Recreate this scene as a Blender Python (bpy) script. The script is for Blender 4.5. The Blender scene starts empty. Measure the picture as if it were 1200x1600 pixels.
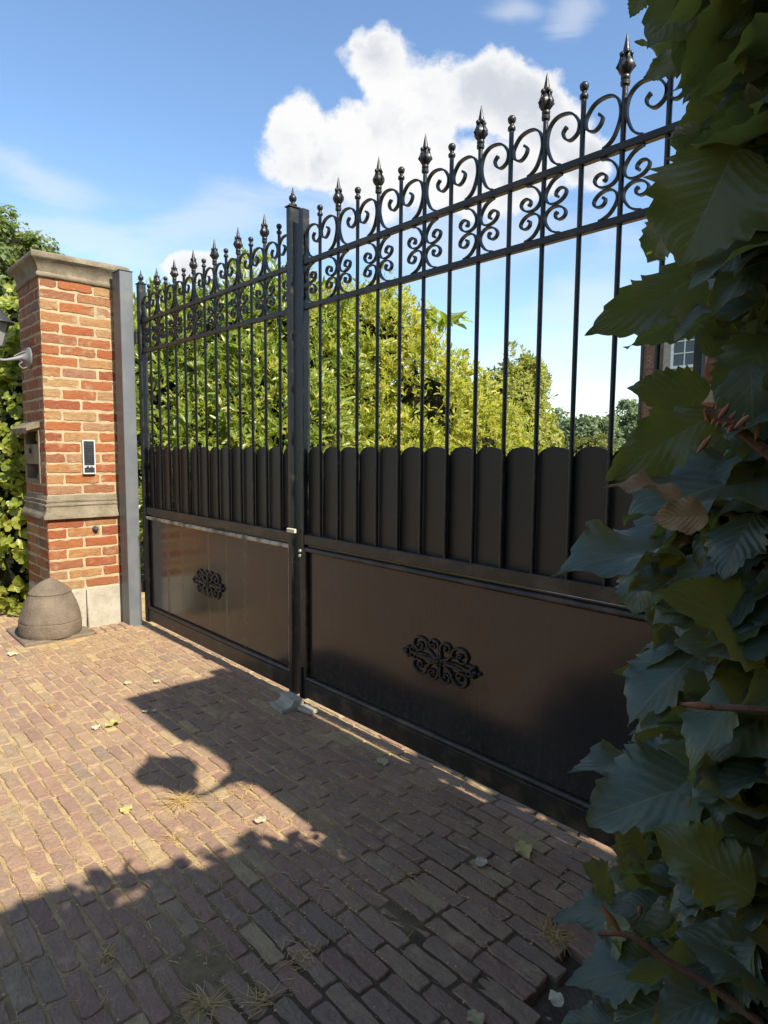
import bpy, math, random
import numpy as np
from mathutils import Vector, Matrix

C = bpy.context.scene.collection
rng = np.random.RandomState(7)
R = random.Random(11)
PI = math.pi
rad = math.radians

# ------------------------------------------------------------------ camera frame (used to read positions off the photo)
CAM = np.array([0.0, -1.8598, 1.3])
RV = np.array([0.674, 0.739, 0.008]); UV = np.array([-0.075, 0.058, 0.996]); FV = np.array([-0.735, 0.671, -0.094])
FV = FV / np.linalg.norm(FV); RV = RV - FV * (RV @ FV); RV /= np.linalg.norm(RV); UV = np.cross(RV, FV)
FPX = 999.2
def ray(u, v):
    return FV + RV * (u - 600) / FPX - UV * (v - 800) / FPX
def at(u, v, D):
    """point seen at photo pixel (u, v) whose horizontal distance from the camera is D"""
    d = ray(u, v); return CAM + d * (D / math.hypot(d[0], d[1]))
def gnd(u, v, z=0.0):
    d = ray(u, v); return CAM + d * ((z - CAM[2]) / d[2])

# ------------------------------------------------------------------ node helpers
class NT:
    def __init__(s, tree): s.t = tree; s.n = tree.nodes; s.l = tree.links
    def node(s, typ, **kw):
        n = s.n.new(typ)
        for k, v in kw.items(): setattr(n, k, v)
        return n
    def put(s, sock, val):
        if isinstance(val, bpy.types.NodeSocket): s.l.new(val, sock)
        elif val is not None:
            if isinstance(val, (tuple, list)) and len(val) == 3 and sock.type == 'RGBA': val = (*val, 1)
            sock.default_value = val
    def math(s, op, a, b=None, c=None, clamp=False):
        n = s.node('ShaderNodeMath', operation=op, use_clamp=clamp)
        s.put(n.inputs[0], a)
        if b is not None: s.put(n.inputs[1], b)
        if c is not None: s.put(n.inputs[2], c)
        return n.outputs[0]
    def vmath(s, op, a, b=None):
        n = s.node('ShaderNodeVectorMath', operation=op)
        s.put(n.inputs[0], a)
        if b is not None: s.put(n.inputs[1], b)
        return n.outputs['Value'] if op in ('DOT_PRODUCT', 'LENGTH', 'DISTANCE') else n.outputs[0]
    def mix(s, f, a, b, blend='MIX'):
        n = s.node('ShaderNodeMix', data_type='RGBA', blend_type=blend)
        s.put(n.inputs[0], f); s.put(n.inputs[6], a); s.put(n.inputs[7], b); return n.outputs[2]
    def noise(s, vec=None, scale=5, detail=4, rough=0.55, dist=0.0):
        n = s.node('ShaderNodeTexNoise')
        if vec is not None: s.l.new(vec, n.inputs['Vector'])
        n.inputs['Scale'].default_value = scale; n.inputs['Detail'].default_value = detail
        n.inputs['Roughness'].default_value = rough; n.inputs['Distortion'].default_value = dist
        return n.outputs['Fac']
    def ramp(s, f, stops, interp='LINEAR'):
        n = s.node('ShaderNodeValToRGB'); cr = n.color_ramp; cr.interpolation = interp
        while len(cr.elements) < len(stops): cr.elements.new(0.5)
        for e, (p, c) in zip(cr.elements, stops):
            e.position = p; e.color = (*c, 1) if len(c) == 3 else c
        s.put(n.inputs[0], f); return n.outputs[0]
    def step(s, f, a, b):
        n = s.node('ShaderNodeMapRange', interpolation_type='SMOOTHSTEP')
        s.put(n.inputs[0], f); s.put(n.inputs[1], a); s.put(n.inputs[2], b); return n.outputs[0]
    def attr(s, name):
        n = s.node('ShaderNodeAttribute'); n.attribute_name = name; return n
    def obj(s): return s.node('ShaderNodeTexCoord').outputs['Object']
    def mapping(s, vec, scale=(1, 1, 1), rot=(0, 0, 0)):
        n = s.node('ShaderNodeMapping'); s.l.new(vec, n.inputs[0])
        n.inputs['Scale'].default_value = scale; n.inputs['Rotation'].default_value = rot; return n.outputs[0]
    def bump(s, h, strength=0.3, dist=0.01, normal=None):
        n = s.node('ShaderNodeBump'); n.inputs['Strength'].default_value = strength; n.inputs['Distance'].default_value = dist
        s.put(n.inputs['Height'], h)
        if normal is not None: s.l.new(normal, n.inputs['Normal'])
        return n.outputs[0]
    def sep(s, vec):
        n = s.node('ShaderNodeSeparateXYZ'); s.l.new(vec, n.inputs[0]); return n.outputs

def material(name):
    m = bpy.data.materials.new(name); m.use_nodes = True
    t = NT(m.node_tree); bs = m.node_tree.nodes['Principled BSDF']; out = m.node_tree.nodes['Material Output']
    return m, t, bs, out
def setp(t, bs, color=None, rough=None, metal=None, spec=None, normal=None, coat=None):
    t.put(bs.inputs['Base Color'], color)
    if rough is not None: t.put(bs.inputs['Roughness'], rough)
    if metal is not None: t.put(bs.inputs['Metallic'], metal)
    if spec is not None: t.put(bs.inputs['Specular IOR Level'], spec)
    if normal is not None: t.put(bs.inputs['Normal'], normal)
    if coat is not None: t.put(bs.inputs['Coat Weight'], coat)

def m_paint(name, col, dirt, dscale, dlo, dhi, rough, bumpk=0.15):
    m, t, bs, o = material(name); v = t.obj()
    n1 = t.noise(v, dscale, 6, 0.65); f = t.step(n1, dlo, dhi)
    n2 = t.noise(v, 90, 3)
    rr = t.math('MULTIPLY_ADD', n1, 0.25, rough - 0.1)
    setp(t, bs, t.mix(f, col, dirt), rr, normal=t.bump(t.math('ADD', n2, n1), bumpk, 0.003)); return m

M = {}
M['iron'] = m_paint('black_iron_paint', (0.010, 0.0115, 0.0115), (0.05, 0.036, 0.022), 22, 0.52, 0.70, 0.36, 0.3)
M['rail'] = m_paint('weathered_black_rail_paint', (0.012, 0.012, 0.011), (0.065, 0.048, 0.03), 9, 0.45, 0.68, 0.42, 0.3)
M['picket'] = m_paint('matt_black_sheet', (0.011, 0.0105, 0.0105), (0.022, 0.018, 0.014), 5, 0.45, 0.75, 0.42, 0.05)
M['latch'] = m_paint('cream_paint', (0.62, 0.55, 0.40), (0.3, 0.22, 0.12), 40, 0.55, 0.7, 0.5)
M['steel'] = m_paint('grey_coated_steel', (0.103, 0.115, 0.128), (0.134, 0.139, 0.139), 4, 0.45, 0.7, 0.42, 0.04)
M['alu'] = m_paint('brushed_aluminium', (0.52, 0.52, 0.5), (0.4, 0.4, 0.38), 30, 0.5, 0.7, 0.4, 0.05)
M['dark_glass'] = m_paint('dark_plastic', (0.03, 0.034, 0.04), (0.05, 0.05, 0.05), 20, 0.5, 0.7, 0.25, 0.03)
M['lamp_grey'] = m_paint('grey_lamp_paint', (0.144, 0.149, 0.154), (0.086, 0.082, 0.072), 25, 0.55, 0.75, 0.45, 0.1)
M['lamp_dark'] = m_paint('dark_lamp_paint', (0.035, 0.037, 0.042), (0.1, 0.1, 0.1), 18, 0.55, 0.75, 0.45, 0.1)
M['white_wood'] = m_paint('white_window_paint', (0.78, 0.78, 0.75), (0.6, 0.6, 0.56), 6, 0.5, 0.75, 0.5, 0.05)
M['hole'] = m_paint('recess_shade_stand_in', (0.012, 0.012, 0.012), (0.02, 0.018, 0.015), 8, 0.5, 0.7, 0.8, 0.05)

def m_panel(name, drips):
    m, t, bs, o = material(name); v = t.obj()
    streak = t.noise(t.mapping(v, (60, 60, 1.2)), 3, 4, 0.6)
    big = t.noise(v, 2.2, 4)
    base = t.mix(t.step(big, 0.4, 0.7), (0.0175, 0.0180, 0.0185), (0.026, 0.0262, 0.0262))
    xx, yy_, zz = t.sep(v); sp = t.noise(v, 38, 6, 0.75); low = t.math('SUBTRACT', 1.0, t.step(zz, 0.12, 0.42))
    splash = t.math('ADD', t.math('MULTIPLY', low, t.step(sp, 0.46, 0.7)), t.math('MULTIPLY', t.step(streak, 0.56, 0.75), 0.45))
    base = t.mix(t.math('MULTIPLY', splash, 0.35), base, (0.10, 0.085, 0.068))
    rough = t.math('MULTIPLY_ADD', streak, 0.12, 0.10)
    if drips:
        dn = t.noise(t.mapping(v, (9.5, 1, 0.05)), 1.0, 2, 0.4)
        d = t.step(dn, 0.56, 0.62); dz = t.noise(v, 7, 4)
        d = t.math('MULTIPLY', d, t.step(dz, 0.3, 0.6))
        base = t.mix(t.math('MULTIPLY', d, 0.4), base, (0.20, 0.16, 0.10)); rough = t.math('ADD', rough, t.math('MULTIPLY', d, 0.3))
    setp(t, bs, base, rough, spec=0.55, normal=t.bump(t.math('MULTIPLY_ADD', streak, 0.25, t.noise(v, 3.0, 2)), 0.10, 0.012)); return m
M['panel'] = m_panel('glossy_black_panel', False); M['panel_drip'] = m_panel('glossy_black_panel_with_drips', True)

def m_trim():
    m, t, bs, o = material('worn_moulding_paint'); v = t.obj()
    n = t.noise(v, 11, 6, 0.7); n2 = t.noise(v, 60, 3)
    f = t.step(n, 0.38, 0.55)
    setp(t, bs, t.mix(f, (0.07, 0.063, 0.046), (0.46, 0.42, 0.30)), 0.5, normal=t.bump(n2, 0.3, 0.003)); return m
M['trim_worn'] = m_trim()

def m_brick(name, stops, spot, dust):
    m, t, bs, o = material(name); v = t.obj(); a = t.attr('rnd').outputs['Fac']
    c = t.ramp(a, stops)
    n1 = t.noise(v, 22, 5, 0.65); n2 = t.noise(v, 85, 5, 0.7); n3 = t.noise(v, 5, 3)
    c = t.mix(t.step(n1, 0.35, 0.75), c, t.mix(0.5, c, spot), )
    c = t.mix(t.math('MULTIPLY', t.step(n2, 0.55, 0.78), 0.55), c, dust)
    c = t.mix(t.math('MULTIPLY', t.step(n3, 0.55, 0.75), 0.3), c, dust)
    n4 = t.noise(v, 210, 4, 0.7); c = t.mix(t.math('MULTIPLY', t.step(n4, 0.5, 0.72), 0.35), c, t.mix(0.7, c, (0.02, 0.015, 0.012)))
    lime = t.step(t.noise(v, 10, 7, 0.72), 0.54, 0.68); c = t.mix(t.math('MULTIPLY', lime, 0.55), c, dust)
    h = t.math('ADD', t.math('MULTIPLY_ADD', n2, 0.6, n1), t.math('MULTIPLY', n4, 0.25))
    setp(t, bs, c, t.math('MULTIPLY_ADD', n1, 0.15, 0.72), spec=0.3, normal=t.bump(h, 1.0, 0.009)); return m
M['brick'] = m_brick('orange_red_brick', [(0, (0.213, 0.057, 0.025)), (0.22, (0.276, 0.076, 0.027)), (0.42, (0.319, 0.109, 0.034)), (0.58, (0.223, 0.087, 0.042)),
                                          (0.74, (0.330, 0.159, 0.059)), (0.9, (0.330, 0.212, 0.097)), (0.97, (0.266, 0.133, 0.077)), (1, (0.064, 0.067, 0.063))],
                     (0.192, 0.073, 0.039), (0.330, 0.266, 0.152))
M['paver'] = m_brick('clinker_paver', [(0, (0.268, 0.165, 0.122)), (0.2, (0.328, 0.202, 0.138)), (0.4, (0.295, 0.202, 0.136)), (0.58, (0.361, 0.245, 0.155)),
                                       (0.75, (0.321, 0.196, 0.132)), (0.88, (0.256, 0.190, 0.138)), (0.96, (0.393, 0.287, 0.159)), (1, (0.433, 0.325, 0.175))],
                     (0.210, 0.144, 0.104), (0.472, 0.338, 0.201))
M['house_brick'] = m_brick('house_brick', [(0, (0.30, 0.13, 0.085)), (0.5, (0.36, 0.18, 0.12)), (1, (0.24, 0.11, 0.08))], (0.2, 0.1, 0.07), (0.45, 0.36, 0.28))

def m_rough(name, cols, scale=6, fine=60, bumpk=0.6, rough=0.9, dist=0.008):
    m, t, bs, o = material(name); v = t.obj()
    n1 = t.noise(v, scale, 6, 0.65); n2 = t.noise(v, fine, 4, 0.7)
    c = t.ramp(n1, [(0.3, cols[0]), (0.5, cols[1]), (0.7, cols[2])])
    c = t.mix(t.math('MULTIPLY', t.step(n2, 0.5, 0.75), 0.5), c, cols[3])
    setp(t, bs, c, rough, spec=0.25, normal=t.bump(t.math('ADD', n1, n2), bumpk, dist)); return m
M['mortar'] = m_rough('lime_mortar', [(0.300, 0.234, 0.140), (0.391, 0.314, 0.192), (0.451, 0.370, 0.244), (0.250, 0.193, 0.118)], 12, 110)
M['stone'] = m_rough('weathered_bluestone', [(0.114, 0.095, 0.062), (0.187, 0.155, 0.106), (0.250, 0.210, 0.148), (0.068, 0.060, 0.041)], 7, 70, 0.5)
M['plinth'] = m_rough('pale_plinth_stone', [(0.277, 0.251, 0.191), (0.363, 0.330, 0.264), (0.396, 0.370, 0.310), (0.178, 0.158, 0.119)], 6, 45, 0.4)
M['guard'] = m_rough('lichened_guard_stone', [(0.107, 0.082, 0.061), (0.156, 0.123, 0.090), (0.193, 0.156, 0.115), (0.279, 0.238, 0.172)], 6, 95, 1.0)
M['concrete'] = m_rough('grey_concrete', [(0.287, 0.266, 0.215), (0.383, 0.354, 0.289), (0.449, 0.415, 0.338), (0.210, 0.194, 0.158)], 9, 80, 0.5)
M['sand'] = m_rough('joint_sand', [(0.25, 0.18, 0.10), (0.42, 0.30, 0.155), (0.58, 0.43, 0.22), (0.15, 0.11, 0.065)], 9, 130, 1.0)
def sand_darken():
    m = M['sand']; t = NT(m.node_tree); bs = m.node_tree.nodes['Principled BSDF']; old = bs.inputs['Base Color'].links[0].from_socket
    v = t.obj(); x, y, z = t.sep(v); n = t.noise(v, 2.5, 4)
    f = t.step(t.math('MULTIPLY_ADD', n, 1.2, x), -1.25, -.55)     # joint sand turns darker towards the hedge, with a noisy edge
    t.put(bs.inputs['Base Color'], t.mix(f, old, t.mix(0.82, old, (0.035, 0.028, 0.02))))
sand_darken()
M['soil'] = m_rough('dry_soil', [(0.06, 0.048, 0.036), (0.09, 0.072, 0.053), (0.13, 0.1, 0.075), (0.05, 0.04, 0.03)], 8, 60, 1.0)
M['grass'] = m_rough('lawn', [(0.05, 0.075, 0.02), (0.08, 0.10, 0.03), (0.12, 0.13, 0.04), (0.05, 0.06, 0.02)], 3, 40, 1.0)
M['asphalt'] = m_rough('asphalt', [(0.045, 0.045, 0.045), (0.055, 0.054, 0.052), (0.065, 0.063, 0.06), (0.04, 0.04, 0.04)], 3, 120, 0.5)
M['bark'] = m_rough('bark', [(0.07, 0.05, 0.035), (0.10, 0.075, 0.055), (0.14, 0.105, 0.08), (0.05, 0.035, 0.03)], 14, 90, 0.8)
M['twig'] = m_rough('reddish_twig', [(0.11, 0.055, 0.035), (0.17, 0.085, 0.055), (0.2, 0.12, 0.08), (0.09, 0.05, 0.035)], 30, 150, 0.6, 0.7, 0.003)
M['bud'] = m_rough('bud_scale', [(0.26, 0.09, 0.045), (0.33, 0.13, 0.06), (0.36, 0.18, 0.09), (0.18, 0.06, 0.035)], 60, 200, 0.4, 0.55, 0.002)
M['slate'] = m_rough('roof_tiles', [(0.06, 0.05, 0.05), (0.08, 0.07, 0.065), (0.1, 0.09, 0.08), (0.05, 0.05, 0.05)], 3, 30, 0.6)
M['zinc'] = m_rough('zinc_pipe', [(0.035, 0.035, 0.037), (0.05, 0.05, 0.052), (0.07, 0.07, 0.07), (0.04, 0.04, 0.04)], 5, 30, 0.2, 0.6)

def m_leaf(name, stops, trans, tfac, rough=0.42, spec=0.5, veins=False, vein_col=(0.16, 0.18, 0.06), bump=0.4):
    m, t, bs, o = material(name); A = t.attr('lc'); x, y, z = t.sep(A.outputs['Vector'])
    c = t.ramp(z, stops); v = t.obj()
    n = t.noise(v, 30, 3)
    c = t.mix(t.math('MULTIPLY', t.step(n, 0.4, 0.7), 0.35), c, t.mix(0.5, c, (0.0, 0.0, 0.0)))
    nrm = None
    if veins:
        ay = t.math('ABSOLUTE', y)
        mid = t.math('SUBTRACT', 1.0, t.step(ay, 0.010, 0.032))
        ph = t.math('MULTIPLY', t.math('SUBTRACT', x, t.math('MULTIPLY', ay, 0.33)), 9.0)
        fr = t.math('ABSOLUTE', t.math('SUBTRACT', t.math('FRACT', ph), 0.5))
        side = t.math('SUBTRACT', 1.0, t.step(fr, 0.012, 0.05))
        side = t.math('MULTIPLY', side, t.math('SUBTRACT', 1.0, t.math('MULTIPLY', ay, 0.6)))
        vm = t.math('MAXIMUM', mid, t.math('MULTIPLY', side, 0.75))
        fine = t.noise(v, 420, 3, 0.6); blotch = t.noise(v, 55, 5, 0.7)
        c = t.mix(t.math('MULTIPLY', vm, 0.5), c, vein_col)
        c = t.mix(t.math('MULTIPLY', t.step(blotch, 0.62, 0.74), 0.45), c, (0.16, 0.10, 0.04))
        edge = t.step(ay, 0.93, 1.0)
        c = t.mix(t.math('MULTIPLY', edge, 0.4), c, (0.24, 0.22, 0.11))
        corr = t.math('SINE', t.math('MULTIPLY', ph, 2 * PI))
        h = t.math('ADD', t.math('MULTIPLY', corr, 0.22), t.math('ADD', t.math('MULTIPLY', vm, -0.5), t.math('MULTIPLY', fine, 0.5)))
        nrm = t.bump(h, bump, 0.002)
    setp(t, bs, c, rough, spec=spec, normal=nrm)
    tr = t.node('ShaderNodeBsdfTranslucent')
    tc = t.mix(0.45, trans, t.mix(1.0, c, (6, 6, 3), 'MULTIPLY')) if not veins else t.mix(t.math('MULTIPLY', vm, 0.35), trans, tuple(0.5 * k for k in trans))
    t.put(tr.inputs[0], tc)
    if nrm is not None: t.l.new(nrm, tr.inputs['Normal'])
    ms = t.node('ShaderNodeMixShader'); ms.inputs[0].default_value = tfac
    t.l.new(bs.outputs[0], ms.inputs[1]); t.l.new(tr.outputs[0], ms.inputs[2]); t.l.new(ms.outputs[0], o.inputs[0]); return m
M['beech'] = m_leaf('beech_leaf', [(0, (0.078, 0.118, 0.095)), (0.4, (0.100, 0.142, 0.104)), (0.75, (0.108, 0.150, 0.072)), (1, (0.128, 0.148, 0.042))],
                    (0.25, 0.27, 0.045), 0.38, 0.37, 0.65, True, (0.30, 0.31, 0.18), bump=0.25)
M['withered'] = m_leaf('withered_leaf', [(0, (0.30, 0.17, 0.075)), (0.5, (0.38, 0.23, 0.11)), (1, (0.42, 0.28, 0.15))], (0.35, 0.2, 0.08), 0.3, 0.6, 0.3, True, (0.45, 0.3, 0.16))
M['fallen'] = m_leaf('fallen_leaf', [(0, (0.42, 0.34, 0.15)), (0.35, (0.55, 0.47, 0.17)), (0.7, (0.52, 0.45, 0.27)), (1, (0.60, 0.55, 0.40))], (0.4, 0.35, 0.12), 0.2, 0.55, 0.35, True, (0.5, 0.42, 0.22))
M['rhodo'] = m_leaf('rhododendron_leaf', [(0, (0.080, 0.122, 0.022)), (0.35, (0.132, 0.179, 0.030)), (0.7, (0.219, 0.235, 0.041)), (0.93, (0.307, 0.271, 0.058)), (1, (0.440, 0.243, 0.071))],
                    (0.469, 0.543, 0.058), 0.28, 0.36, 0.5)
M['laurel'] = m_leaf('yellow_green_leaf', [(0, (0.131, 0.164, 0.024)), (0.4, (0.218, 0.242, 0.035)), (0.8, (0.320, 0.299, 0.053)), (1, (0.435, 0.356, 0.093))], (0.581, 0.598, 0.070), 0.28, 0.45, 0.4)
M['gold'] = m_leaf('golden_leaf', [(0, (0.129, 0.158, 0.026)), (0.4, (0.202, 0.214, 0.039)), (0.8, (0.276, 0.276, 0.061)), (1, (0.331, 0.316, 0.095))], (0.386, 0.428, 0.069), 0.25, 0.5, 0.35)
M['ivy'] = m_leaf('ivy_leaf', [(0, (0.110, 0.152, 0.024)), (0.4, (0.188, 0.227, 0.035)), (0.8, (0.266, 0.275, 0.048)), (1, (0.375, 0.261, 0.084))], (0.547, 0.578, 0.071), 0.28, 0.4, 0.45)
M['tree_leaf'] = m_leaf('tree_leaf', [(0, (0.068, 0.097, 0.030)), (0.5, (0.112, 0.149, 0.042)), (1, (0.178, 0.201, 0.059))], (0.297, 0.371, 0.074), 0.22, 0.5, 0.4)
M['far_leaf'] = m_leaf('far_tree_leaf', [(0, (0.085, 0.126, 0.070)), (0.5, (0.126, 0.169, 0.090)), (1, (0.186, 0.220, 0.120))], (0.254, 0.338, 0.140), 0.2, 0.6, 0.3)  # leaf colours lightened to stand in for distance haze
M['topiary'] = m_leaf('clipped_leaf', [(0, (0.08, 0.10, 0.02)), (0.5, (0.14, 0.15, 0.03)), (1, (0.2, 0.19, 0.05))], (0.3, 0.3, 0.05), 0.2, 0.5, 0.4)
M['straw'] = m_leaf('dry_grass', [(0, (0.30, 0.21, 0.09)), (0.5, (0.46, 0.34, 0.15)), (1, (0.58, 0.46, 0.23))], (0.4, 0.3, 0.12), 0.25, 0.6, 0.3)
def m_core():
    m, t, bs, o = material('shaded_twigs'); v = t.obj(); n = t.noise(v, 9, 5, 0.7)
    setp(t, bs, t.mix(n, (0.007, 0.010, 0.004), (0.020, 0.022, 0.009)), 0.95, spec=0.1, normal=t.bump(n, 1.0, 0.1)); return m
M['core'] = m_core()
def m_glass():
    m, t, bs, o = material('window_glass'); v = t.obj()
    setp(t, bs, t.mix(t.noise(v, 2, 2), (0.02, 0.025, 0.028), (0.05, 0.055, 0.06)), 0.06, spec=0.6); return m
M['pane'] = m_glass()
def m_lampglass():
    m, t, bs, o = material('frosted_lamp_glass'); v = t.obj()
    setp(t, bs, t.mix(t.noise(v, 14, 4), (0.32, 0.33, 0.27), (0.45, 0.45, 0.38)), 0.3, spec=0.5)
    bs.inputs['Transmission Weight'].default_value = 0.35; return m
M['lamp_glass'] = m_lampglass()

# ------------------------------------------------------------------ mesh helpers
def link(name, me, mat, parent=None):
    o = bpy.data.objects.new(name, me); C.objects.link(o)
    if mat is not None: me.materials.append(mat)
    if parent is not None: o.parent = parent
    return o
def obj(name, V, F, mat, parent=None, attrs=None, smooth=False):
    me = bpy.data.meshes.new(name)
    V = np.asarray(V, dtype=np.float32)
    if isinstance(F, np.ndarray):
        k = F.shape[1]; n = len(F)
        me.vertices.add(len(V)); me.vertices.foreach_set('co', V.ravel())
        me.loops.add(n * k); me.loops.foreach_set('vertex_index', F.astype(np.int32).ravel())
        me.polygons.add(n); me.polygons.foreach_set('loop_start', np.arange(0, n * k, k, dtype=np.int32))
        me.update(calc_edges=True)
    else:
        me.from_pydata(V.tolist(), [], F)
    if attrs:
        for nm, arr in attrs.items():
            arr = np.asarray(arr, dtype=np.float32)
            if arr.ndim == 1:
                a = me.attributes.new(nm, 'FLOAT', 'POINT'); a.data.foreach_set('value', arr)
            else:
                a = me.attributes.new(nm, 'FLOAT_VECTOR', 'POINT'); a.data.foreach_set('vector', arr.ravel())
    if smooth: me.polygons.foreach_set('use_smooth', np.ones(len(me.polygons), dtype=bool))
    me.update(); return link(name, me, mat, parent)
class MB:
    """collects shapes for ONE mesh"""
    def __init__(s): s.V = []; s.F = []; s.A = []
    def add(s, V, F, a=0.5):
        b = len(s.V); s.V.extend([tuple(v) for v in V]); s.F.extend([[i + b for i in f] for f in F]); s.A.extend([a] * len(V)); return s
    def box(s, x0, x1, y0, y1, z0, z1, bev=0.0, a=0.5):
        if bev <= 0:
            V = [(x, y, z) for z in (z0, z1) for y in (y0, y1) for x in (x0, x1)]
            F = [[0, 2, 3, 1], [4, 5, 7, 6], [0, 1, 5, 4], [1, 3, 7, 5], [3, 2, 6, 7], [2, 0, 4, 6]]
            return s.add(V, F, a)
        # chamfered box: each corner gives three vertices
        V = []; idx = {}
        xs, ys, zs = (x0, x1), (y0, y1), (z0, z1)
        for i in (0, 1):
            for j in (0, 1):
                for k in (0, 1):
                    sx = bev if i == 0 else -bev; sy = bev if j == 0 else -bev; sz = bev if k == 0 else -bev
                    idx[i, j, k] = len(V)
                    V += [(xs[i], ys[j] + sy, zs[k] + sz), (xs[i] + sx, ys[j], zs[k] + sz), (xs[i] + sx, ys[j] + sy, zs[k])]
        F = []
        def q(ax, s_):
            o = [a_ for a_ in (0, 1, 2) if a_ != ax]; r = []
            for (p, q_) in ((0, 0), (1, 0), (1, 1), (0, 1)):
                c = [0, 0, 0]; c[ax] = s_; c[o[0]] = p; c[o[1]] = q_; r.append(idx[tuple(c)] + ax)
            return r
        for ax in range(3):
            for s_ in (0, 1):
                f = q(ax, s_)
                if (s_ == 0) != (ax == 1): f = f[::-1]
                F.append(f)
        for ax in range(3):
            o = [a_ for a_ in (0, 1, 2) if a_ != ax]
            for p in (0, 1):
                for q_ in (0, 1):
                    c0 = [0, 0, 0]; c1 = [0, 0, 0]; c0[o[0]] = c1[o[0]] = p; c0[o[1]] = c1[o[1]] = q_; c1[ax] = 1
                    a0, a1 = idx[tuple(c0)], idx[tuple(c1)]
                    F.append([a0 + o[0], a1 + o[0], a1 + o[1], a0 + o[1]])
        for c, b_ in idx.items(): F.append([b_, b_ + 1, b_ + 2])
        return s.add(V, F, a)
    def lathe(s, prof, cx=0, cy=0, cz=0, n=20, mod=None, a=0.5):
        V = []; F = []
        for (z, r) in prof:
            for k in range(n):
                t = 2 * PI * k / n; rr = r * (mod(t, z) if mod else 1)
                V.append((cx + rr * math.cos(t), cy + rr * math.sin(t), cz + z))
        m = len(prof)
        for i in range(m - 1):
            for k in range(n):
                k2 = (k + 1) % n; F.append([i * n + k, i * n + k2, (i + 1) * n + k2, (i + 1) * n + k])
        F.append([k for k in range(n)][::-1]); F.append([(m - 1) * n + k for k in range(n)])
        return s.add(V, F, a)
    def tube(s, pts, rads, n=8, flat=None, up=(0, 0, 1), a=0.5):
        """tube through pts; flat=(half thickness in curve plane, half width across) gives a rectangular bar whose width follows axis `up`"""
        P = [Vector(p) for p in pts]; m = len(P); V = []; F = []; U = Vector(up)
        if isinstance(rads, (int, float)): rads = [rads] * m
        for i in range(m):
            t = (P[min(i + 1, m - 1)] - P[max(i - 1, 0)]).normalized()
            b = U - t * U.dot(t)
            if b.length < 1e-4: b = Vector((1, 0, 0)) - t * t.x
            b.normalize(); c = t.cross(b)
            if flat:
                for (p, q) in ((-1, -1), (1, -1), (1, 1), (-1, 1)): V.append(P[i] + c * (p * flat[0] * rads[i]) + b * (q * flat[1]))
            else:
                for k in range(n):
                    th = 2 * PI * k / n; V.append(P[i] + (c * math.cos(th) + b * math.sin(th)) * rads[i])
        k_ = 4 if flat else n
        for i in range(m - 1):
            for k in range(k_):
                k2 = (k + 1) % k_; F.append([i * k_ + k, i * k_ + k2, (i + 1) * k_ + k2, (i + 1) * k_ + k])
        F.append(list(range(k_))[::-1]); F.append([(m - 1) * k_ + k for k in range(k_)])
        return s.add(V, F, a)
    def prism(s, outline, y0, y1, a=0.5):
        """outline in x-z, extruded along y"""
        n = len(outline); V = [(x, y0, z) for x, z in outline] + [(x, y1, z) for x, z in outline]
        F = [list(range(n)), [n + i for i in range(n)][::-1]]
        for i in range(n):
            j = (i + 1) % n; F.append([i, i + n, j + n, j])
        return s.add(V, F, a)
    def sphere(s, c, r, nu=10, nv=6, sc=(1, 1, 1), a=0.5):
        prof = [(-math.cos(PI * i / nv) * r, max(1e-4, math.sin(PI * i / nv) * r)) for i in range(nv + 1)]
        b = len(s.V); s.lathe(prof, 0, 0, 0, nu, a=a)
        for i in range(b, len(s.V)):
            x, y, z = s.V[i]; s.V[i] = (c[0] + x * sc[0], c[1] + y * sc[1], c[2] + z * sc[2])
        return s
    def build(s, name, mat, parent=None, smooth=False, fixn=True, rnd=False):
        o = obj(name, s.V, s.F, mat, parent, {'rnd': s.A} if rnd else None, smooth)
        if fixn:
            import bmesh
            bm = bmesh.new(); bm.from_mesh(o.data); bmesh.ops.recalc_face_normals(bm, faces=bm.faces); bm.to_mesh(o.data); bm.free()
        if smooth: smooth_angle(o.data, 38)
        return o
def smooth_angle(me, deg):
    import bmesh
    bm = bmesh.new(); bm.from_mesh(me); lim = rad(deg)
    for f in bm.faces: f.smooth = True
    for e in bm.edges:
        if len(e.link_faces) == 2 and e.calc_face_angle(0) > lim: e.smooth = False
    bm.to_mesh(me); bm.free()
def empty(name, loc=(0, 0, 0)):
    o = bpy.data.objects.new(name, None); o.empty_display_size = 0.1; C.objects.link(o); o.location = loc; return o
def tag(o, label=None, cat=None, group=None, kind=None):
    if label: o['label'] = label
    if cat: o['category'] = cat
    if group: o['group'] = group
    if kind: o['kind'] = kind
    return o
def rebase(root, loc):
    """put a thing's origin at its base; its parts were built in world coordinates"""
    root.location = loc
    for ch in root.children: ch.matrix_parent_inverse = Matrix.Translation(-Vector(loc))
def copy_tree(o, parent=None):
    c = o.copy(); C.objects.link(c)
    if parent is not None: c.parent = parent; c.matrix_parent_inverse = o.matrix_parent_inverse.copy()
    for ch in list(o.children): copy_tree(ch, c)
    return c
def catmull(pts, n=6):
    P = [np.array(p, float) for p in pts]; P = [2 * P[0] - P[1]] + P + [2 * P[-1] - P[-2]]; out = []
    for i in range(1, len(P) - 2):
        for k in range(n):
            t = k / n; a, b, c, d = P[i - 1], P[i], P[i + 1], P[i + 2]
            out.append(0.5 * (2 * b + (c - a) * t + (2 * a - 5 * b + 4 * c - d) * t * t + (3 * b - a - 3 * c + d) * t ** 3))
    out.append(P[-2]); return out

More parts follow.
